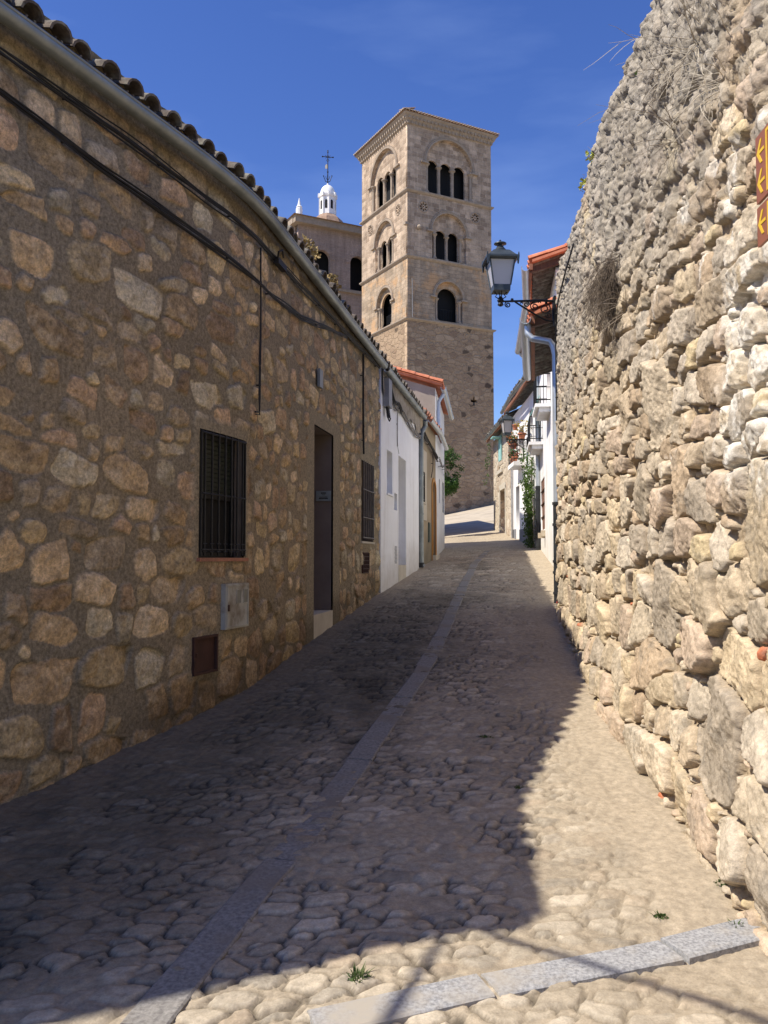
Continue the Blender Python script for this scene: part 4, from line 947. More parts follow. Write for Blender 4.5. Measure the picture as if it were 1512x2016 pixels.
b = MB(); b.tube([RM(12.84, 2.36, .125).translation, RM(12.84, .98, .125).translation], .055, 12)
for z in (2.34, 2.05, 1.55, 1.4, 1.12): b.tube([RM(12.84, z - .018, .125).translation, RM(12.84, z + .018, .125).translation], .066, 12)
link('cast_guard', b.mesh('cast_guard', 50), m_castpipe, dp)

two_storey = thing('balcony_house', 'tall white house with two small iron balconies on the right of the lane', 'house', M=RM(17, 1.4, 0))
F2 = facade('wall', 16.97, 23.55, 7.0, [rect(21.45, 23.0, 2.28, 3.52), rect(22.70, 23.62 - .12, 4.42, 5.62), rect(18.9, 20.1, 4.80, 6.1)], m_white_warm, two_storey, RM)
b = MB(); b.M = RM(16.97); b.box(0, .25, -4.5, -.002, 1, 6.95); b.build('gable_wall', m_white_warm, two_storey)
b = MB(); b.M = RM(23.55); b.box(-.25, 0, -4.5, -.002, 1, 6.95); b.build('gable_wall', m_white_warm, two_storey)
right_roof(two_storey, 16.8, 23.6, 6.98, .52, 3.2, .30, m_tile_new, seed=33)
m_bshut = noisy('brown shutter', (.17, .085, .055), (.24, .13, .09), 5, .7)
b = MB(); fbox(b, F2, 21.45, 23.0, -.05, -.02, 2.28, 3.52); w = b.build('window', m_bshut, two_storey, label='wide brown shuttered window on the ground floor')
b = MB()
for z in (2.6, 2.92, 3.24): fbox(b, F2, 21.45, 23.0, -.02, .012, z - .012, z + .012)
link('rails', b.mesh('rails'), m_wood, w)
b = MB(); fbox(b, F2, 21.3, 21.62, 0, .09, 2.10, 2.24); fbox(b, F2, 21.34, 21.56, 0, .16, 2.06, 2.18); b.build('stone_bracket', noisy('sandstone bracket', (.46, .38, .27), (.58, .5, .38), 7, .9, 0, .6, .01), two_storey)
for a0, a1, z0, z1 in ((22.70, 23.50, 4.42, 5.62), (18.9, 20.1, 4.8, 6.1)):
    b = MB(); fbox(b, F2, a0, a1, -.18, -.14, z0, z1); b.build('balcony_door', m_bshut, two_storey)
def balcony(s0, s1, z, out, h, nb):
    b = MB(); fbox(b, F2, s0, s1, 0, out, z - .07, z)
    fbox(b, F2, s0 + .08, s1 - .08, 0, out - .08, z - .16, z - .07)
    bl = b.build('balcony', m_white_warm, two_storey); b = MB()
    pts = [(s0 + .03, .0), (s0 + .03, out - .03), (s1 - .03, out - .03), (s1 - .03, .0)]
    for zz in (z + .08, z + h): b.tube([F2(s, zz, d) for s, d in pts], .014, 6)
    b.tube([F2(s, z + h * .55, d) for s, d in pts], .008, 6)
    for (sa, da), (sb, db) in zip(pts[:-1], pts[1:]):
        L = max(abs(sb - sa), abs(db - da)); n = max(2, int(L / nb))
        for i in range(n + 1): s = sa + (sb - sa) * i / n; d = da + (db - da) * i / n; b.tube([F2(s, z, d), F2(s, z + h, d)], .007, 5)
    link('railing', b.mesh('railing'), m_iron_blk, bl)
balcony(21.9, 23.45, 4.40, .34, .62, .16)
balcony(18.8, 20.2, 4.78, .32, .62, .2)
b = MB(); b.prism([F2(23.46, 5.7, .02), F2(22.85, 5.7, .02), F2(22.85, 5.12, .30), F2(23.46, 5.12, .30)], (0, 0, .02)); 
b.prism([F2(23.46, 5.12, .30), F2(22.85, 5.12, .30), F2(22.85, 4.98, .31), F2(23.46, 4.98, .31)], (.0, 0, .015)); b.build('awning', noisy('turquoise cloth', (.22, .52, .50), (.30, .62, .60), 5), two_storey, label='faded turquoise cloth blind over the balcony door')
b = MB(); b.tube([RM(23.35, 6.9, .5).translation, RM(23.4, 6.7, .3).translation, RM(23.45, 6.5, .08).translation, RM(23.45, 4.6, .07).translation, RM(23.45, 3.42, .07).translation], .055, 12); dp = b.build('downpipe', m_zinc_new, two_storey, 50)
b = MB(); b.tube([RM(23.45, 3.45, .07).translation, RM(23.45, 1.66, .07).translation], .068, 12)
for z in (3.4, 3.1, 2.6, 2.2, 1.9): b.tube([RM(23.45, z - .02, .07).translation, RM(23.45, z + .02, .07).translation], .078, 12)
link('cast_guard', b.mesh('cast_guard', 50), m_castpipe, dp)

old_white = thing('old_white_house', 'old white house under a mossy tile roof beyond the balconies, flower pots on its front', 'house', M=RM(24, 1.7, 0))
F3 = facade('wall', 23.57, 29.18, 6.15, [rect(27.55, 28.35, 1.9, 3.82), rect(26.05, 26.62, 2.93, 3.50), rect(26.5, 27.6, 4.45, 5.5), rect(24.7, 25.3, 4.9, 5.7)], m_white_warm, old_white, RM, off=.0)
for a0, a1, z0, z1, mt, nm in ((27.55, 28.35, 1.9, 3.82, noisy('grey door', (.30, .30, .30), (.4, .4, .4), 4), 'door'), (26.05, 26.62, 2.93, 3.50, m_dark, 'window'), (26.5, 27.6, 4.45, 5.5, m_dark, 'window'), (24.7, 25.3, 4.9, 5.7, m_dark, 'window')):
    b = MB(); fbox(b, F3, a0 - .02, a1 + .02, -.16, -.12, z0, z1); b.build(nm, mt, old_white)
m_plinth = noisy('grey painted plinth', (.17, .17, .18), (.25, .25, .26), 5, .9)
b = MB(); fbox(b, F3, 25.35, 27.52, 0, .02, 1.4, 2.45); fbox(b, F3, 28.38, 29.15, 0, .02, 1.4, 2.5); b.build('plinth', m_plinth, old_white)
b = MB(); fbox(b, F3, 24.9, 25.3, 0, .10, 1.4, 3.0); b.build('door_jamb', m_plinth, old_white)
b = MB(); fbox(b, F3, 26.35, 27.75, 0, .32, 4.3, 4.42); bl = b.build('balcony', m_white_warm, old_white); b = MB()
for zz in (4.5, 5.05): b.tube([F3(s, zz, d) for s, d in ((26.38, 0), (26.38, .3), (27.72, .3), (27.72, 0))], .012, 6)
for i in range(10): s = 26.38 + i * .149; b.tube([F3(s, 4.42, .3), F3(s, 5.05, .3)], .007, 5)
link('railing', b.mesh('railing'), m_iron_blk, bl)
right_roof(old_white, 23.8, 29.1, 6.30, .32, 2.8, .42, m_tile_old, seed=35, gm=m_zinc, gr=.05)
b = MB(); b.tube([F3(28.9, 6.1, .06), F3(28.9, 3.6, .06), F3(28.9, 2.2, .06)], .035, 8); b.build('downpipe', m_ironlite, old_white, 50)

rubble_house = thing('rubble_house', 'small sunlit rubble stone house with turquoise shutter, last on the right before the tower', 'house', M=RM(30, 2.2, 0))
F4 = facade('wall', 29.2, 34.15, 6.05, [rect(30.85, 32.2, 1.6, 3.98), rect(31.55, 32.75, 4.75, 5.95)], m_stone_h, rubble_house, RM, zbot=0)
b = MB(); e0 = F4(34.15, 0, -.3); b.M = Matrix.Identity(4); b.prism([F4(34.1, 1, -.002), F4(34.1, 1, -4), F4(34.1, 7.2, -4), F4(34.1, 6.05, -.002)], (F4(33.8, 0, 0) - F4(34.1, 0, 0))); b.build('gable_wall', m_stone_h, rubble_house)
b = MB(); b.prism([F4(29.2, 1, -.002), F4(29.2, 1, -4), F4(29.2, 7.2, -4), F4(29.2, 6.05, -.002)], (F4(29.5, 0, 0) - F4(29.2, 0, 0))); b.build('gable_wall', m_stone_h, rubble_house)
b = MB(); fbox(b, F4, 30.83, 32.22, -.30, -.26, 1.6, 4.0); b.build('door', noisy('weathered door', (.26, .17, .11), (.36, .25, .18), 4, .9), rubble_house)
b = MB(); fbox(b, F4, 30.68, 30.84, 0, .03, 1.8, 4.1); fbox(b, F4, 32.21, 32.37, 0, .03, 1.8, 4.1); fbox(b, F4, 30.68, 32.37, 0, .03, 4.0, 4.2); b.build('door_frame', m_pale_pl, rubble_house)
b = MB(); fbox(b, F4, 31.53, 32.77, -.2, -.16, 4.75, 5.95); b.build('window', m_dark, rubble_house)
b = MB(); fbox(b, F4, 31.6, 32.2, .02, .06, 5.05, 5.95); fbox(b, F4, 31.6, 32.2, .06, .34, 5.86, 5.9); b.build('shutter', noisy('turquoise paint', (.25, .50, .47), (.36, .62, .58), 6, .8), rubble_house, label='faded turquoise shutter and awning')
b = MB(); fbox(b, F4, 31.45, 32.85, 0, .06, 4.62, 4.75); b.build('window_sill', m_pale_pl, rubble_house)
right_roof(rubble_house, 29.25, 34.2, 6.08, .30, 2.6, .40, m_tile_old, seed=37, gm=m_zinc, gr=.05)

# ------------------------------------------------------------------ wall lanterns
m_lglass = bpy.data.materials.new('frosted lamp glass'); m_lglass.use_nodes = True
_b = m_lglass.node_tree.nodes['Principled BSDF']; _b.inputs['Base Color'].default_value = (.62, .58, .56, 1); _b.inputs['Roughness'].default_value = .35; _b.inputs['Transmission Weight'].default_value = .25
m_lampmetal = noisy('grey green lamp paint', (.045, .055, .06), (.085, .10, .108), 8, .45, .3, .15, .001)
def lantern(M, label):
    t = thing('wall_lantern', label, 'street lamp', M=M, group='wall lanterns on scrolled iron brackets')
    # local x out of the wall to the lantern, z up
    b = MB(); b.tube([(0, 0, 0), (.2, 0, .005), (.76, 0, -.02)], [.020, .018, .014], 8)
    b.tube([(.02, 0, -.30), (.12, 0, -.285), (.22, 0, -.235), (.36, 0, -.15), (.5, 0, -.06), (.56, 0, -.02)], .013, 8)
    b.box(-.01, .02, -.035, .035, -.36, .07); b.tube([(.015, 0, -.34), (.03, 0, -.2), (.02, 0, .05)], .014, 6)
    for x in (.12, .60): b.tube([(x - .015, 0, .0), (x + .015, 0, .0)], .030, 8)
    b.build('bracket', m_iron_blk, t, 50, True)
    def spiral(b, cx, cz, r, turns, a0, sgn, th=.009):
        P = []
        for i in range(int(turns * 14) + 1):
            a = a0 + sgn * 2 * math.pi * i / 14; q = r * (1 - .75 * i / (turns * 14)); P.append((cx + q * math.cos(a), 0, cz + q * math.sin(a)))
        b.tube(P, th, 6)
    b = MB(); spiral(b, .14, -.115, .085, 1.6, math.pi * .5, 1); b.build('scroll', m_iron_blk, t, 50, True)
    for q_ in ((.285, -.085, .065, 1.5, math.pi * .5, -1), (.40, -.055, .042, 1.4, math.pi * .5, 1), (.66, -.065, .045, 1.5, math.pi * .5, -1), (.09, -.21, .045, 1.3, 0, -1, .007)): b = MB(); spiral(b, *q_); b.build('scroll', m_iron_blk, t, 50, True)
    b = MB()
    for (x, z) in ((.33, -.02), (.22, -.03), (.47, -.045)): b.tube([(x - .02, .012, z), (x, .03, z + .012), (x + .02, .012, z)], .01, 5)
    b.build('leaf_ornament', m_iron_blk, t, 50, True)
    cx = .76
    b = MB(); b.lathe([(.02, -.09), (.045, -.07), (.03, -.04), (.05, -.01), (.035, .02), (.022, .05)], (cx, 0, 0), 10)
    for sx in (-1, 1):
        b.tube([(cx + sx * .03, 0, .02), (cx + sx * .075, 0, .05), (cx + sx * .05, 0, .08), (cx + sx * .085, 0, .115)], .008, 6); b.tube([(cx, sx * .03, .02), (cx, sx * .075, .05), (cx, sx * .05, .08), (cx, sx * .085, .115)], .008, 6)
    b.build('stem', m_iron_blk, t, 50, True)
    q = math.pi / 4; k = math.sqrt(2)
    b = MB()
    z0, z1 = .20, .56; h0, h1 = .118, .172
    b.lathe([(.115 * k, .115), (.118 * k, .20)], (cx, 0, 0), 4, rot=q)
    for sx in (-1, 1):
        for sy in (-1, 1): b.tube([(cx + sx * h0, sy * h0, z0 - .01), (cx + sx * h1, sy * h1, z1)], .011, 6)
    b.lathe([(h1 * k, .55), (.205 * k, .555), (.225 * k, .575), (.225 * k, .60), (.20 * k, .605)], (cx, 0, 0), 4, rot=q)
    for sx in (-1, 1):
        for sy in (-1, 1):
            b.prism([(cx + sx * .225, sy * .225, .575), (cx + sx * .225, sy * .185, .575), (cx + sx * .215, sy * .195, .47), (cx + sx * .215, sy * .215, .47)], (-sx * .006, 0, 0))
            b.prism([(cx + sx * .225, sy * .225, .575), (cx + sx * .185, sy * .225, .575), (cx + sx * .195, sy * .215, .47), (cx + sx * .215, sy * .215, .47)], (0, -sy * .006, 0))
            b.lathe([(.004, .60), (.012, .615), (.008, .63), (.002, .645)], (cx + sx * .215, sy * .215, 0), 6)
    b.build('lantern_frame', m_lampmetal, t, None, True)
    b = MB()
    for r_ in range(4):
        a = q + r_ * math.pi / 2; a2 = a + math.pi / 2; e = .94
        b.poly([(cx + h0 * k * e * math.cos(a), h0 * k * e * math.sin(a), z0), (cx + h0 * k * e * math.cos(a2), h0 * k * e * math.sin(a2), z0), (cx + h1 * k * e * math.cos(a2), h1 * k * e * math.sin(a2), z1 - .005), (cx + h1 * k * e * math.cos(a), h1 * k * e * math.sin(a), z1 - .005)])
    b.build('glass', m_lglass, t, None, True)
    b = MB(); b.lathe([(.20 * k, .602), (.17 * k, .635), (.115 * k, .70), (.10 * k, .71)], (cx, 0, 0), 4, rot=q)
    b.lathe([(.085, .705), (.085, .735), (.06, .76), (.045, .785), (.04, .80)], (cx, 0, 0), 16); b.build('hood', m_lampmetal, t, 40, True)
    b = MB(); b.lathe([(.012, .80), (.03, .815), (.088, .822), (.085, .835), (.035, .852), (.012, .862), (.016, .875), (.002, .89)], (cx, 0, 0), 16); b.build('finial', m_lampmetal, t, 40, True)
    return t
def frame_x(p, d):
    d = Vector(d).normalized(); y = Vector((0, 0, 1)).cross(d)
    return Matrix(((d.x, y.x, 0, p[0]), (d.y, y.y, 0, p[1]), (0, 0, 1, p[2]), (0, 0, 0, 1)))
lamp1 = lantern(frame_x((2.30, 11.46, 5.05), (-.995, -.06, 0)) @ Matrix.Diagonal((.97, .93, .93, 1)), 'large square lantern with frosted panes reaching out from the rubble wall against the sky')
lm = RM(25.58, 0, 0).translation
lamp2 = copy_tree(lamp1); lamp2['label'] = 'smaller looking far lantern above the orange flower pots on the old white house'
lamp2.matrix_basis = frame_x((lm.x + .02, lm.y, 4.95), (-.96, -.1, 0)) @ Matrix.Diagonal((.78, .92, .92, 1))

# ------------------------------------------------------------------ bell tower
ta = math.radians(62.); rv = Vector((math.sin(ta), math.cos(ta), 0)); lv = Vector((-math.cos(ta), math.sin(ta), 0))
TC = Vector((.0276 * 52, 52., 3.0)); W = 6.25
TM = Matrix(((rv.x, lv.x, 0, TC.x), (rv.y, lv.y, 0, TC.y), (0, 0, 1, TC.z), (0, 0, 0, 1)))
tower = thing('bell_tower', 'tall square Romanesque stone bell tower with arcaded openings, one side sunlit', 'tower', M=TM)
Z0 = 3.0
FR = lambda a, z, d: (a, -d, z - Z0)            # street-side face (in shade): outward is -y
FL = lambda a, z, d: (-d, a, z - Z0)            # sunlit face: outward is -x
FRb = lambda a, z, d: (W + d, a, z - Z0); FLb = lambda a, z, d: (a, W + d, z - Z0)
C_ = 3.07
def petals(cx, cz, r=.30):
    H = [[(cx + .055 * math.cos(t), cz + .055 * math.sin(t)) for t in np.linspace(0, 2 * math.pi, 9)[:-1]]]
    for k in range(8):
        a = k * math.pi / 4; ex, ez = math.cos(a), math.sin(a)
        H.append([(cx + ex * (.20 + .095 * math.cos(t)) - ez * .058 * math.sin(t), cz + ez * (.20 + .095 * math.cos(t)) + ex * .058 * math.sin(t)) for t in np.linspace(0, 2 * math.pi, 11)[:-1]])
    return H
def bar_strip(a0, a1, za, zb, F, d0, d1): return [F(a, z, d) for z in (za, zb) for d in (d0, d1) for a in (a0, a1)]
def colonnette(F, a, d, z0, z1, r, parent, cap=.30):
    b = MB(); x, y, z = F(a, z0, d); h = z1 - z0
    prof = [(r * 1.7, 0), (r * 1.7, .07), (r * 1.3, .10), (r * 1.35, .13), (r, .16), (r * .94, h - cap), (r * 1.15, h - cap + .02), (r * 1.0, h - cap + .04), (r * 1.25, h - .14), (r * 1.9, h - .07), (r * 2.05, h - .065), (r * 2.1, h)]
    b.lathe(prof, (x, y, z), 10); return b.build('column', m_twr_trim, parent, 40, True)
def hood(F, cx, zs, r, w, out, parent, mat, band=(0.,), ext=.22, k=1.0, imp=.10):
    """moulded arch over an opening, with impost returns"""
    b = MB(); n = 22
    prof = [(r, 0), (r, out), (r + w * .45, out * 1.15), (r + w * .6, out * .6), (r + w, out * .9), (r + w, 0)]
    rows = []
    for i in range(n + 1):
        a = math.pi * i / n; rows.append([b.pt(F(cx + q * math.cos(a), zs + q * k * math.sin(a), d)) for q, d in prof])
    for i in range(n):
        for j in range(len(prof) - 1): b.f.append([rows[i][j], rows[i + 1][j], rows[i + 1][j + 1], rows[i][j + 1]])
    b.f.append(rows[0][::-1]); b.f.append(rows[-1])
    for sx in (-1, 1):
        x0, x1 = cx + sx * (r - .10), cx + sx * (r + w + ext)
        b.hexa(bar_strip(min(x0, x1), max(x0, x1), zs - imp, zs, F, -.3, out + .06))
    return b.build('hood_moulding', mat, parent, 50, True)
def register(z0, z1, mat, outerh, innerh, F, G2, name='wall', rec=.17, extra=()):
    panel(name, rect(G2[0], G2[1], z0, min(z1, 28.6)), [outerh] + list(extra), .168, mat, tower, lambda a, z, d: F(a, z, d), True)
    xs = [p[0] for p in outerh]; zs = [p[1] for p in outerh]
    panel('recessed_wall', rect(min(xs) - .1, max(xs) + .1, z0 + .002, min(max(zs) + .15, z1 - .02)), innerh, .13, mat, tower, lambda a, z, d: F(a, z, d - rec), True)
faces = ((FR, (0, W)), (FL, (.17, W - .0)))
for F, G2 in faces:
    # lower shaft: rubble, slightly wider; cross-shaped loophole on the street side
    o_ = .06
    cr = [(4.79 + dx, 11.5 + dz) for dx, dz in ((-.06, -.30), (.06, -.30), (.06, -.08), (.24, -.08), (.24, .08), (.06, .08), (.06, .26), (-.06, .26), (-.06, .08), (-.24, .08), (-.24, -.08), (-.06, -.08))]
    panel('lower_wall', rect(-.06 if F is FR else .24, W + .06, Z0 - 1, 16.15), [cr] if F is FR else [], .3, m_twr_low, tower, lambda a, z, d: F(a, z, d + o_), True)
    # first arcade stage: one deep arch each side, barred
    register(16.15, 20.05, m_twr_mid, arch(2.98, 16.36, 17.85, 1.02), [arch(2.95, 16.37, 17.78, .72)], F, G2)
    hood(F, 2.98, 17.86, 1.03, .16, .07, tower, m_twr_trim, ext=.18)
    for a in (2.98 - .86, 2.98 + .86): colonnette(F, a, -.13, 16.36, 17.76, .085, tower)
    b = MB()
    for i in range(12): a = 2.95 - .66 + i * .12; b.tube([F(a, 16.38, -.5), F(a, 17.25, -.5)], .018, 5)
    b.tube([F(2.25, 17.25, -.5), F(3.65, 17.25, -.5)], .02, 5); b.build('railing', m_iron_blk, tower, None, True)
    # second stage: twin opening under a blind arch, rosettes in the spandrels
    ros = petals(1.15, 23.37) + petals(4.99, 23.37)
    register(20.05, 24.2, m_twr_up, arch(3.03, 20.24, 21.95, 1.26), [arch(2.48, 20.26, 21.75, .38, 12), arch(3.40, 20.26, 21.75, .38, 12)], F, G2, extra=ros)
    hood(F, 3.03, 21.97, 1.27, .17, .08, tower, m_twr_trim)
    for a in (2.07 - .08, 2.95, 3.83 + .08): colonnette(F, a, -.22 if a == 2.95 else -.09, 20.25, 21.82, .085, tower)
    for cx in (1.15, 4.99):
        b = MB(); rows = []
        for q, d in ((.31, 0), (.31, .03), (.36, .03), (.36, 0)): rows.append([b.pt(F(cx + q * math.cos(t), 23.37 + q * math.sin(t), d)) for t in np.linspace(0, 2 * math.pi, 19)[:-1]])
        for i in range(3):
            for j in range(18): b.f.append([rows[i][j], rows[i][(j + 1) % 18], rows[i + 1][(j + 1) % 18], rows[i + 1][j]])
        b.build('rosette', m_twr_trim, tower, None, True)
    # top stage: triple opening under the great arch
    register(24.2, 28.75, m_twr_up, arch(C_, 24.34, 26.22, 1.72), [arch(cx, 24.36, 26.12, .41, 12) for cx in (1.89, 2.89, 3.90)], F, G2)
    hood(F, C_, 26.24, 1.73, .18, .09, tower, m_twr_trim)
    for a in (1.42, 2.39, 3.395, 4.70): colonnette(F, a, -.22 if 2 < a < 4 else -.09, 24.35, 26.20, .10, tower)
# the two hidden faces, plain with single openings
for F, G2 in ((FRb, (.32, W)), (FLb, (.32, W - .32))):
    panel('rear_wall', rect(G2[0], G2[1], Z0 - 1, 28.75), [arch(3, 24.4, 26.2, .7), arch(3, 20.3, 21.9, .7)], .3, m_twr_up, tower, lambda a, z, d: F(a, z, d), True)
# string courses
for zc, o_ in ((16.18, .20), (20.10, .14), (24.25, .14)):
    b = MB(); r0, r1 = -.0, W
    pr = [(0, -.12), (o_ * .4, -.10), (o_ * .9, -.03), (o_, 0), (o_, .05), (.0, .09)]
    rows = []
    for sx, sy in ((-1, -1), (1, -1), (1, 1), (-1, 1)):
        X0 = 0 if sx < 0 else W; Y0 = 0 if sy < 0 else W; rows.append([b.pt((X0 + sx * q, Y0 + sy * q, zc - Z0 + dz)) for q, dz in pr])
    for i in range(4):
        for j in range(len(pr) - 1): b.f.append([rows[i][j], rows[(i + 1) % 4][j], rows[(i + 1) % 4][j + 1], rows[i][j + 1]])
    b.build('string_course', m_twr_trim, tower, None, True)
def ring(b, pr, zc):
    rows = []
    for sx, sy in ((-1, -1), (1, -1), (1, 1), (-1, 1)):
        X0 = 0 if sx < 0 else W; Y0 = 0 if sy < 0 else W; rows.append([b.pt((X0 + sx * q, Y0 + sy * q, zc - Z0 + dz)) for q, dz in pr])
    for i in range(4):
        for j in range(len(pr) - 1): b.f.append([rows[i][j], rows[(i + 1) % 4][j], rows[(i + 1) % 4][j + 1], rows[i][j + 1]])
b = MB(); ring(b, [(-.02, -.1), (.08, 0), (.10, .12), (.18, .22), (.26, .40), (.34, .48), (.36, .54), (-.1, .56)], 28.44); b.build('cornice', m_twr_trim, tower, None, True)
b = MB()
for F in (FR, FL):
    for i in range(24): a = .02 + i * .27; b.hexa(bar_strip(a - .055, a + .055, 28.40, 28.62, F, .02, .14)); b.hexa(bar_strip(a - .05, a + .05, 28.66, 28.80, F, .13, .28))
b.build('corbel_table', m_twr_trim, tower, None, True)
b = MB(); e = .42; c_ = (W / 2, W / 2, 30.05 - Z0); q = [(-e, -e, 29.0 - Z0), (W + e, -e, 29.0 - Z0), (W + e, W + e, 29.0 - Z0), (-e, W + e, 29.0 - Z0)]
for i in range(4): b.poly([q[i], q[(i + 1) % 4], c_])
b.poly(q[::-1]); rt = b.build('roof', m_tile_twr, tower, None, True)
b = MB(); w_ = MB()
n = 33
for i in range(n):
    a = -e + (W + 2 * e) * (i + .5) / n
    for p, d, s_ in (((a, -e - .05, 29.05 - Z0), (0, 1, .3), (1, 0, 0)), ((-e - .05, a, 29.05 - Z0), (1, 0, .3), (0, 1, 0))):
        dd = Vector(d).normalized(); up = Vector((0, 0, 1)); b.tile(p, dd, s_, (up - dd * up.dot(dd)).normalized(), .085, .07, .9, .02, 5)
        w_.tile(Vector(p) - dd * .004 + Vector((0, 0, .0)), dd, s_, (up - dd * up.dot(dd)).normalized(), .075, .06, .06, .07, 5)
link('eave_tiles', b.mesh('eave_tiles'), m_tile_twr, rt, True); link('mortar_plugs', w_.mesh('mortar_plugs'), m_pale_pl, rt, True)
b = MB(); b.tube([FR(.32, 16.3, .05), FR(.30, 18.7, .05)], .025, 6); b.build('lightning_rod', m_ironlite, tower, None, True)
b = MB(); b.box(-.28, -.05, -.25, .05, 21.95 - Z0, 22.1 - Z0)
b.M = Matrix.Translation((.75, -.1, 21.95 - Z0)); b.lathe([(.1, -.1), (.16, 0), (.12, .1), (.04, .16)], (0, -.05, 0), 8); b.build('gargoyle_stub', m_twr_trim, tower, None, True)
b = MB(); b.box(.3, W - .3, .75, .78, 0, 25.6); b.box(.75, .78, .3, W - .3, 0, 25.6)  # black sheets behind the openings stand in for the unlit inside
for z in (16.2, 20.1, 24.3, 28.7): b.box(.3, W - .3, .3, W - .3, z - .05 - Z0, z - Z0)
b.build('floors_dark_backing', m_dark, tower, None, True)
for zc in (24.3, 20.1):
    pass
bl_ = thing('notice_board', 'small dark notice board with white lines low on the tower beside the green bush', 'sign', M=TM @ Matrix.Translation((3.1, -.12, 6.2 - Z0)))
b = MB(); b.box(-.42, .42, -.03, .0, -.27, .27); b.build('board', m_castpipe, bl_, local=True)
b = MB()
for z, x0, x1 in ((.17, -.25, .25), (.08, -.34, .3), (-.03, -.3, .34), (-.12, -.34, .34), (-.2, -.2, .22)): b.box(x0, x1, -.036, -.031, z - .02, z + .02)
b.build('lettering', m_pale_pl, bl_, local=True)

# ------------------------------------------------------------------ church behind
CM = Matrix(((rv.x, lv.x, 0, -6.28), (rv.y, lv.y, 0, 62.), (0, 0, 1, 5.), (0, 0, 0, 1)))
church = thing('church', 'church nave block of regular stone behind the tower with two dark arched windows', 'church', M=CM)
Zc = 5.; FC = lambda a, z, d: (a, -d, z - Zc)
panel('wall', rect(0, 11, 0, 26.1), [arch(1.95, 21.75, 23.75, .62), arch(4.85, 21.75, 23.75, .62), arch(8, 21.75, 23.75, .62)], .3, m_church, church, FC, True)
b = MB(); b.box(0, .5, .6, 14, -5, 21.1); b.box(10.5, 11, .6, 14, -5, 21.1); b.box(.5, 10.5, 13.5, 14, -5, 21.1); b.build('side_wall', m_church, church, None, True); b = MB(); b.box(.55, 10.4, .8, .85, 10, 20.9); b.build('nave_dark_sheet', m_dark, church, None, True)  # flat black sheet stands in for the unlit nave behind the windows
for cx in (1.95, 4.85, 8):
    b = MB(); n = 16
    for i in range(n):
        a0, a1 = math.pi * i / n + .01, math.pi * (i + 1) / n - .01
        b.hexa([FC(cx + q * math.cos(a), 23.75 + q * math.sin(a), d) for d in (0.0, .04) for q in (.64, 1.02) for a in (a0, a1)])
    b.build('window_arch', m_church, church, None, True)
b = MB(); b.hexa([FC(a, z, d) for z in (26.0, 26.5) for d in (0, .45) for a in (-.4, 11.4)]); b.hexa([FC(a, z, d) for z in (26.0, 26.5) for d in (-14, .0) for a in (-.45, 0)]); b.build('cornice', m_twr_trim, church, None, True)
b = MB(); b.hexa([FC(a, z, d) for z in (21.45, 21.65) for d in (0, .2) for a in (-.1, 11)]); b.build('ledge', m_twr_trim, church, None, True)
b = MB(); b.poly([(-.55, -.6, 21.52), (11.5, -.6, 21.52), (5.5, 6.5, 23.0)]); b.poly([(-.55, -.6, 21.52), (5.5, 6.5, 23.), (-.55, 14.5, 21.52)]); b.poly([(11.5, -.6, 21.52), (11.5, 14.5, 21.52), (5.5, 6.5, 23.)]); b.poly([(-.55, -.6, 21.5), (-.55, 14.5, 21.5), (11.5, 14.5, 21.5), (11.5, -.6, 21.5)]); b.build('roof', m_tile_twr, church, None, True)
def at(px, py, Y):
    """point seen at a picture position, at a real distance down the street"""
    u = (px - 756) / 1700.; v = (1008 - py) / 1700.; c, s = math.cos(PITCH), math.sin(PITCH); y = c - v * s; z = v * c + s
    return Vector((u / y * Y, Y, 1.6 + z / y * Y))
cu_p = at(645, 428, 69); cz = 69 / 1700.
cup = thing('cupola', 'white eight sided lantern cupola with a dome, behind the church roof', 'cupola', (cu_p.x, cu_p.y, cu_p.z - 1.2))
b = MB(); r0 = .66
b.lathe([(r0 * 1.05, 0), (r0 * 1.05, 1.25), (r0, 1.28), (r0, 2.75), (r0 * 1.08, 2.8), (r0 * 1.14, 2.95), (r0 * 1.14, 3.02), (r0 * .9, 3.06)], (0, 0, 0), 8, rot=.25); b.build('drum', m_white_warm, cup, None, True)
b = MB(); b.lathe([(r0 * .95 * math.cos(t), 3.05 + .82 * math.sin(t)) for t in np.linspace(0, 1.45, 8)] + [(.08, 3.98), (.02, 4.05)], (0, 0, 0), 16); b.build('dome', m_white_warm, cup, 60, True)
for k in range(8):
    a = .25 + math.pi / 8 + k * math.pi / 4; m = Matrix.Rotation(a, 4, 'Z'); rr_ = r0 * math.cos(math.pi / 8)
    b = MB(m); b.box(rr_ - .05, rr_ + .015, -.10, .10, 1.75, 2.38); b.tube([(rr_ - .03, 0, 2.38), (rr_ + .014, 0, 2.38)], .10, 10); b.build('window', m_dark, cup, None, True)
    m2 = Matrix.Rotation(a + math.pi / 8, 4, 'Z'); b = MB(m2); b.box(r0 - .05, r0 + .05, -.05, .05, 1.3, 2.78); b.box(r0 - .02, r0 + .13, -.09, .09, 2.78, 3.1); b.build('pilaster', m_white_warm, cup, None, True)
b = MB(); b.lathe([(1.9, -.5), (1.2, .9), (.72, 1.3)], (0, 0, 0), 8); b.build('skirt_roof', m_tile_twr, cup, None, True)
fx = thing('dome_cross', 'wrought iron cross with scrolled foot and vane on top of the white cupola', 'cross', (cu_p.x, cu_p.y, cu_p.z - 1.2 + 4.0))
b = MB(); b.tube([(0, 0, 0), (0, 0, 2.75)], [.05, .03], 6); b.tube([(-.44, 0, 2.28), (.44, 0, 2.2)], .03, 6); b.lathe([(.02, .3), (.09, .36), (.02, .42)], (0, 0, .62), 8)
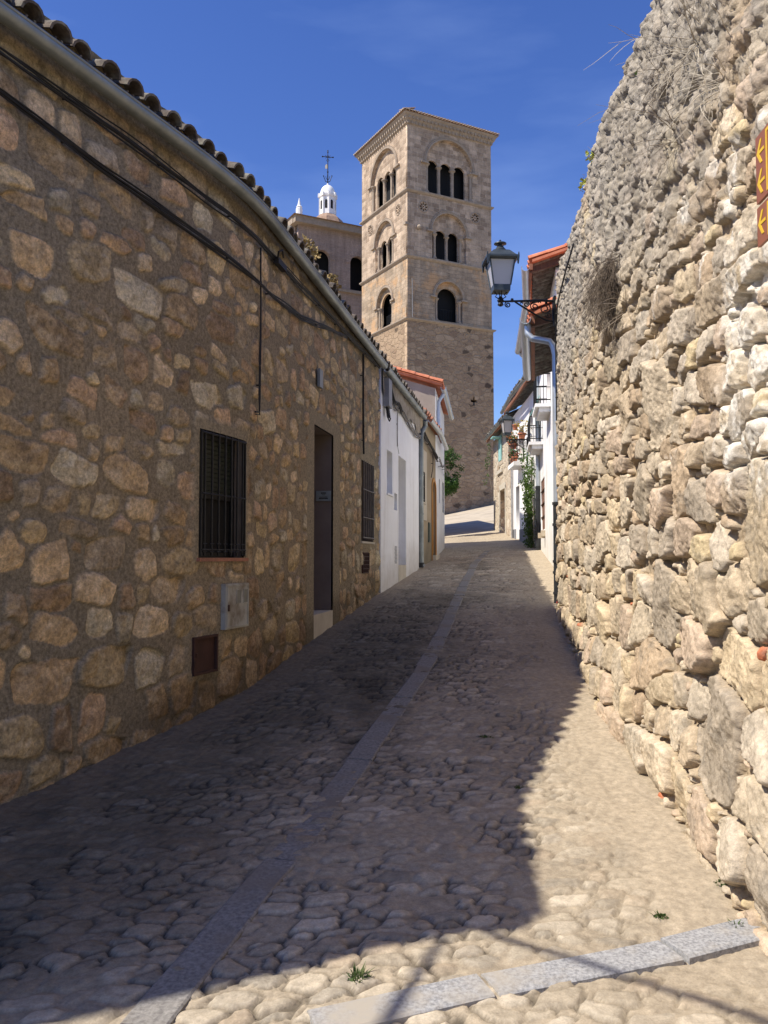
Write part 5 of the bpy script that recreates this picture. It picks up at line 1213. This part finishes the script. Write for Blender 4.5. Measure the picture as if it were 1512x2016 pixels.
for s_ in (-1, 1):
    b.tube([(s_ * .38, 0, 2.24 - s_ * .03), (s_ * .48, 0, 2.24 - s_ * .04)], .055, 6); b.tube([(0, 0, 2.1), (s_ * .2, 0, 2.4)], .018, 5); b.tube([(0, 0, 2.4), (s_ * .18, 0, 2.12)], .018, 5)
    b.tube([(0, 0, .12), (s_ * .18, 0, .2), (s_ * .25, 0, .4), (s_ * .34, 0, .62)], .028, 5); b.tube([(0, 0, .3), (s_ * .13, 0, .45), (s_ * .16, 0, .62)], .022, 5); b.lathe([(.01, -.06), (.06, 0), (.01, .06)], (s_ * .34, 0, .65), 6)
    b.tube([(0, s_ * .03, .12), (0, s_ * .2, .3), (0, s_ * .3, .6)], .025, 5); b.tube([(0, 0, 1.85), (s_ * .12, 0, 1.95), (s_ * .02, 0, 2.05)], .018, 5)
b.lathe([(.01, 0), (.07, .06), (.03, .14), (.06, .2), (.01, .28)], (0, 0, 2.55), 8); b.build('cross', m_iron_blk, fx, None, True)
b = MB(); b.prism([(-.02, 0, 1.3), (-.2, 0, 1.25), (-.22, 0, 1.5), (-.12, 0, 1.66), (-.02, 0, 1.55)], (0, .015, 0)); b.build('vane', m_pale_pl, fx, None, True)
pn = at(589, 421, 66); pin = thing('pinnacle', 'slim white stone pinnacle left of the cupola on the church roof', 'pinnacle', (pn.x, pn.y, pn.z - .5))
b = MB(); b.lathe([(.26, 0), (.26, .9), (.2, .95), (.24, 1.05), (.14, 1.15), (.02, 1.75)], (0, 0, 0), 8, rot=.3); b.build('spire', m_white_warm, pin, None, True)
# ------------------------------------------------------------------ plants
def leafmat(name, c1, c2):
    m, t, b = M_(name, .6, 0, .3); oi = N(t, 'TexCoord'); nz = N(t, 'TexNoise'); nz.inputs['Scale'].default_value = 9.; t.links.new(oi.outputs['Object'], nz.inputs['Vector'])
    c = ramp(t, nz.outputs['Fac'], [(.35, c1), (.65, c2)]); t.links.new(c, b.inputs['Base Color'])
    tr = N(t, 'BsdfTranslucent'); t.links.new(c, tr.inputs['Color']); mx = N(t, 'MixShader'); mx.inputs[0].default_value = .3
    t.links.new(b.outputs[0], mx.inputs[1]); t.links.new(tr.outputs[0], mx.inputs[2]); t.links.new(mx.outputs[0], t.nodes['Material Output'].inputs['Surface']); return m
m_leaf = leafmat('green leaves', (.045, .09, .02), (.12, .20, .04))
m_leaf_d = leafmat('dark leaves', (.03, .075, .02), (.08, .17, .035))
m_twig = noisy('dry twig', (.20, .16, .12), (.36, .30, .23), 20, .95)
m_straw = noisy('bleached straw', (.42, .36, .27), (.60, .54, .43), 20, .95)
m_weed = leafmat('weed', (.05, .09, .025), (.12, .17, .05))
m_yflower = noisy('yellow green bloom', (.42, .46, .08), (.6, .58, .12), 9)
def leaves(b, c, rad, n, size, rr, M=None, hang=0.):
    for _ in range(n):
        v = Vector((rr.gauss(0, 1), rr.gauss(0, 1), rr.gauss(0, 1))); v = v.normalized() * (rr.random() ** .4)
        p = Vector(c) + Vector((v.x * rad[0], v.y * rad[1], v.z * rad[2])); s = size * rr.uniform(.6, 1.4)
        d = Vector((rr.gauss(0, 1), rr.gauss(0, 1), rr.gauss(0, .7) - hang)).normalized(); e = d.orthogonal().normalized(); e = (Matrix.Rotation(rr.uniform(0, 6.3), 3, d) @ e) * s * .42; d = d * s
        b.poly([p, p + d * .45 + e, p + d, p + d * .45 - e])
def weed(x, y, r, h, n, label, seed, mat=None):
    rr = random.Random(seed); t = thing('weed_tuft', label, 'weed', (x, y, float(G(x, y)) - .005)); b = MB()
    for _ in range(n):
        a = rr.uniform(0, 6.28); q = rr.uniform(0, r * .5); p = Vector((q * math.cos(a), q * math.sin(a), 0)); hh = h * rr.uniform(.4, 1.1); ln = rr.uniform(.2, 1.) * r
        d = Vector((math.cos(a), math.sin(a), 0)); w = d.cross(Vector((0, 0, 1))) * .0022; d = d * rr.uniform(.3, 1.); b.strip([p - w, p + d * ln * .4 + Vector((0, 0, hh * .7)) - w, p + d * ln + Vector((0, 0, hh)) - w * .1], [p + w, p + d * ln * .4 + Vector((0, 0, hh * .7)) + w, p + d * ln + Vector((0, 0, hh)) + w * .1])
    leaves(b, (0, 0, h * .3), (r * .9, r * .6, h * .3), n * 2, .012, rr)
    b.build('blades', mat or m_weed, t, None, True)
weed(-.09, 3.07, .06, .045, 60, 'green grass tuft in the cobbles just left of the granite kerb strip', 1)
weed(1.60, 4.50, .07, .07, 70, 'leafy weed at the foot of the rubble wall, farther of the pair', 2)
weed(1.50, 3.78, .09, .10, 110, 'larger leafy weed against the foot of the rubble wall, near the corner of the picture', 3)
weed(1.36, 3.42, .04, .04, 30, 'tiny weed at the end of the granite kerb strip', 4)
weed(-1.47, 2.98, .09, .06, 80, 'dark weed in shade at the lower left corner', 5)
weed(1.10, 3.52, .04, .03, 26, 'tiny weed in the sunlit cobbles a step beyond the kerb strip', 6)
weed(.68, 5.9, .07, .02, 30, 'flat weed patch at the shadow edge in the cobbles, farther one', 7)
weed(.78, 5.0, .06, .02, 26, 'flat weed patch in the sunlit cobbles right of the shadow edge', 8)
def branches(b, root, M3, n, L, rr, spread=1., r=.004, droop=.3, sub=2, curl=.6):
    for _ in range(n):
        p = Vector(root) + M3 @ Vector((rr.uniform(-.08, .08), .0, rr.uniform(-.06, .06))); d = M3 @ Vector((rr.uniform(-1, 1) * spread, rr.uniform(.15, 1.), rr.uniform(-.5, 1.))); d.normalize(); P = [p]; l = L * rr.uniform(.4, 1.); k = 7
        for i in range(k):
            d = (d + Vector((rr.uniform(-curl, curl), rr.uniform(-curl, curl), rr.uniform(-curl, curl) - droop)) * .35).normalized(); P.append(P[-1] + d * l / k)
        b.tube(P, [r * (1 - .8 * i / k) for i in range(k + 1)], 4, False)
        for _ in range(sub):
            q = rr.randint(2, k - 1); dd = (P[q + 1] - P[q]).normalized() + Vector((rr.uniform(-1, 1), rr.uniform(-1, 1), rr.uniform(-1, .6))) * .7; dd.normalize(); S_ = [P[q]]
            for i in range(4): dd = (dd + Vector((rr.uniform(-.4, .4), rr.uniform(-.4, .4), rr.uniform(-.5, .2))) * .5).normalized(); S_.append(S_[-1] + dd * l * .12)
            b.tube(S_, [r * .5, r * .45, r * .4, r * .3, r * .2], 3, False)
def dry_plant(s, z, n, L, label, seed, mat, name='dry_plant', sub=2, r=.0035, droop=.3, spread=1., off=.05, cat='dry plant'):
    rr = random.Random(seed); m = RM(s, z, off - .03 * max(0, z - 1.5)); t = thing(name, label, cat, M=m); b = MB(); branches(b, m.translation, m.to_3x3(), n, L, rr, spread, r, droop, sub); b.build('stems', mat, t); return t
dry_plant(7.15, 3.70, 300, .55, 'shaggy brown clump of dead stems hanging on the rubble wall right of the lantern', 11, noisy('dead brown stems', (.08, .06, .045), (.19, .15, .11), 20, .95), 'dead_bush', 3, .0026, 1.5, .5, .02, 'dry bush')
dry_plant(5.35, 4.2, 20, .6, 'large spray of thin bleached stalks high on the near part of the wall', 12, m_straw, r=.0035, droop=.25, spread=1.6)
dry_plant(4.9, 3.8, 16, .5, 'spray of dry stalks just above the maroon boards', 13, m_straw, r=.003, droop=.2, spread=1.5)
dry_plant(5.9, 4.4, 20, .36, 'brown dry twigs near the crest of the wall, top centre of its near part', 14, m_twig, r=.003, droop=.35, spread=1.4)
dry_plant(4.7, 4.6, 26, .5, 'dense dry twigs at the top right corner of the picture', 15, m_twig, r=.003, droop=.4, spread=1.5)
dry_plant(5.7, 3.9, 14, .55, 'few dark twigs halfway up the wall above the lime patches', 16, m_twig, r=.003, droop=.3, spread=1.4)
dry_plant(6.9, 3.3, 10, .5, 'sparse twigs beside the shaggy dead clump', 18, m_twig, r=.003, droop=.3)
def green_plant(s, z, rad, n, size, label, seed, mat, off=.06, name='wall_plant', cat='plant'):
    rr = random.Random(seed); m = RM(s, z, off - .03 * max(0, z - 1.5)); t = thing(name, label, cat, M=m); b = MB(); leaves(b, (0, 0, 0), rad, n, size, rr, hang=.3)
    b.build('leaves', mat, t, None, True); b = MB(); branches(b, m.translation, m.to_3x3(), 6, rad[0] * 1.6, rr, .8, .003, .1, 0); b.build('stems', m_twig, t); return t
green_plant(5.98, 4.72, (.10, .05, .14), 80, .035, 'small green leafy plant growing near the crest at the top of the picture', 21, m_leaf)
green_plant(6.5, 4.75, (.06, .04, .08), 50, .03, 'bright green plant below the crest, between the top plants', 22, m_leaf)
green_plant(8.3, 5.06, (.05, .06, .06), 40, .04, 'yellow flowered weed sticking out of the crest into the sky, upper one', 23, m_yflower, .13)
green_plant(8.9, 5.08, (.05, .06, .05), 34, .04, 'yellow flowered weed sticking out of the crest into the sky, lower one', 24, m_yflower, .13)
green_plant(10.0, 5.1, (.12, .05, .12), 80, .035, 'green creeper patch by the old cable high on the far part of the wall', 25, m_leaf_d, .04)
green_plant(11.3, 5.25, (.12, .07, .10), 80, .04, 'dark green fern patch hiding the crest by the orange tiles', 26, m_leaf_d, .05)
green_plant(12.3, 5.0, (.06, .05, .22), 90, .04, 'green plant hanging at the far top edge of the wall over the lantern bracket', 27, m_leaf, .05)
rr = random.Random(31)
# weedy growth and flowers on the old roof tiles
for i, s in enumerate((11.2, 12.3)):
    m = LM(s, 4.86, -.02); t = thing('roof_weed', ('dry orange brown weed growing on the old tiles below the church windows', 'smaller tuft of dry weed farther along the old roof tiles')[i], 'weed', M=m); b = MB(); leaves(b, (0, 0, .06), (.30 - .12 * i, .08, .10), 170, .045, rr, hang=-.4); b.build('leaves', noisy('dry roof weed', (.22, .16, .06), (.42, .30, .13), 9), t, None, True)
# climber on the old white house
vine = thing('climbing_plant', 'green climber trained up the bright white wall between the far downpipes', 'climber', M=RM(24.5, 1.7, .05))
b = MB(); rr = random.Random(41)
for k in range(58):
    f = k / 57.; z = 1.75 + 2.75 * f; s = 24.35 + .5 * math.sin(f * 5) * .25 + (1.5 * max(0, f - .45) * rr.uniform(0, 1.6)); p = RM(s, z, rr.uniform(.06, .2)).translation
    leaves(b, p, (.13, .22, .15), int(26 + 30 * max(0, math.sin(f * 3.3))), .055, rr)
b.build('leaves', m_leaf, vine); b = MB()
for j in range(4): b.tube([RM(24.4 + .08 * j + .12 * math.sin(z * 2 + j), z, .05).translation for z in np.linspace(1.7, 4.3, 14)], .012, 5)
b.build('stem', m_twig, vine)
# flower pots on the white fronts
m_pot = noisy('terracotta pot', (.50, .17, .08), (.62, .25, .13), 8, .85); m_fl = noisy('orange blossom', (.70, .16, .05), (.85, .32, .12), 9)
m_flp = noisy('red blossom', (.45, .06, .08), (.6, .12, .12), 9); m_yl = leafmat('yellowing leaves', (.30, .25, .04), (.50, .36, .07))
def pot(s, z, off, r, h, label, plant, fl, seed, big=.14):
    t = thing('flower_pot', label, 'flower pot', M=RM(s, z, off), group='flower pots on the white house fronts'); rr = random.Random(seed); b = MB(); b.lathe([(r * .65, 0), (r * .95, h * .8), (r * 1.1, h * .8), (r * 1.1, h), (r * .9, h)], (0, 0, 0), 14)
    b.build('pot', m_pot, t, 40, True)
    if plant: b = MB(); leaves(b, (0, 0, h + big * .7), (big, big, big), 130, .05, rr); b.build('plant', plant, t, None, True)
    if fl: b = MB(); leaves(b, (0, 0, h + big * .8), (big * 1.1, big * 1.1, big * .9), 60, .05, rr); b.build('blossom', fl, t, None, True)
    b = MB(); b.tube([(r * 1.12 * math.cos(a), r * 1.12 * math.sin(a), h * .7) for a in np.linspace(0, 6.28, 13)], .006, 5); b.tube([(0, -r, h * .7), (0, -off, h * .7)], .008, 5); b.build('ring', m_iron_blk, t, None, True)
pot(26.9, 5.42, .15, .09, .16, 'lone terracotta pot hung on the white wall right of the far lantern', None, None, 51)
pot(27.9, 5.05, .16, .12, .15, 'terracotta pot full of orange flowers just under the far lantern, left one', m_leaf, m_fl, 52, .2)
pot(27.3, 4.9, .16, .12, .15, 'terracotta pot full of orange flowers just under the far lantern, right one', m_leaf, m_fl, 53, .16)
pot(25.15, 4.92, .2, .11, .15, 'pot with a yellowing bush on the white front above the climber', m_yl, None, 54, .26)
pot(26.6, 4.44, .2, .09, .14, 'pot with dark red flowers on the little balcony, near end', m_leaf_d, m_flp, 55, .16)
pot(27.1, 4.44, .2, .09, .14, 'pot with dark red flowers on the little balcony, far end', m_leaf_d, m_flp, 56, .16)
# tree by the tower foot
tree = thing('tree', 'feathery green tree leaning out from behind the left row at the foot of the tower', 'tree', (1.75, 30.2, 2.1)); rr = random.Random(61)
b = MB(); b.tube([(0, 0, 0), (.05, 0, 1.), (.2, 0, 2.), (.35, .05, 2.9)], [.10, .085, .06, .03], 8)
for j in range(9): a = j * .7; b.tube([(.15, 0, 1.5 + j * .12), (.15 + .35 * math.cos(a), .35 * math.sin(a), 1.9 + j * .13), (.2 + .6 * math.cos(a), .6 * math.sin(a), 2.1 + j * .16)], [.03, .018, .006], 5)
b.build('trunk', m_wood, tree, None, True); b = MB()
for j in range(110):
    a = rr.uniform(0, 6.28); q = rr.random() ** .5 * .66; z = rr.uniform(-.9, .7); w = math.sqrt(max(.05, 1 - (z / .98) ** 2)); leaves(b, (.28 + q * w * math.cos(a), q * w * math.sin(a), 2.55 + z), (.17, .17, .15), 80, .055, rr)
b.build('crown', m_leaf_d, tree, None, True)
tr2 = thing('shrub', 'loose green shoots on the end corner of the rubble house, against the tower edge', 'shrub', (4.17, 34.2, 5.0)); b = MB()
for j in range(9): leaves(b, (rr.uniform(-.12, .06), rr.uniform(-.1, .2), rr.uniform(-.5, 1.1)), (.08, .12, .16), 24, .05, rr)
b.build('leaves', m_leaf, tr2, None, True); b = MB(); b.tube([(.12, 0, -.7), (0, 0, 0), (-.03, 0, 1.1)], [.02, .015, .005], 5); b.build('stem', m_twig, tr2, None, True)
# red cap left at the foot of the downpipe
rc = thing('traffic_cone_stub', 'small red rubble block at the foot of the near downpipe', 'block', M=RM(12.62, .98, .03)); b = MB(); b.lathe([(.07, -.06), (.075, .02), (.05, .08), (.01, .10)], (0, 0, 0), 9); b.build('block', noisy('red brick lump', (.40, .07, .05), (.5, .13, .09), 9, .9), rc, None, True)
# overhead cables that cross behind the camera from the near corner of the stone house (their shadows fall on the lane)
def overhead(pts, r, label, n=3, seed=1):
    rr = random.Random(seed); P = [Vector(p) for p in pts]; b = MB()
    for k in range(n):
        o_ = Vector((rr.uniform(-.02, .02), rr.uniform(-.02, .02), rr.uniform(-.02, .02))); L = []
        for i in range(17):
            f = i / 16.; p = P[0].lerp(P[1], f) - Vector((0, 0, .35 * 4 * f * (1 - f))); L.append(p + o_ + Vector((0, 0, .012 * math.sin(f * 20 + k * 2))))
        b.tube(L, r, 6)
    tag(b.build('overhead_cable', m_cable, None, 60), label, 'cable', 'overhead cables at the near corner')
c0_ = o + gd * .28 + Vector((.02, .02, 4.75))
overhead([c0_, c0_ + Vector((4.7, -2.75, .25))], .015, 'thick overhead cable bundle from the near corner of the stone house across the lane', 3, 3)
overhead([c0_, c0_ + Vector((-1.6, -5.2, .3))], .011, 'overhead cable bundle from the near corner of the stone house back along the side street', 3, 4)
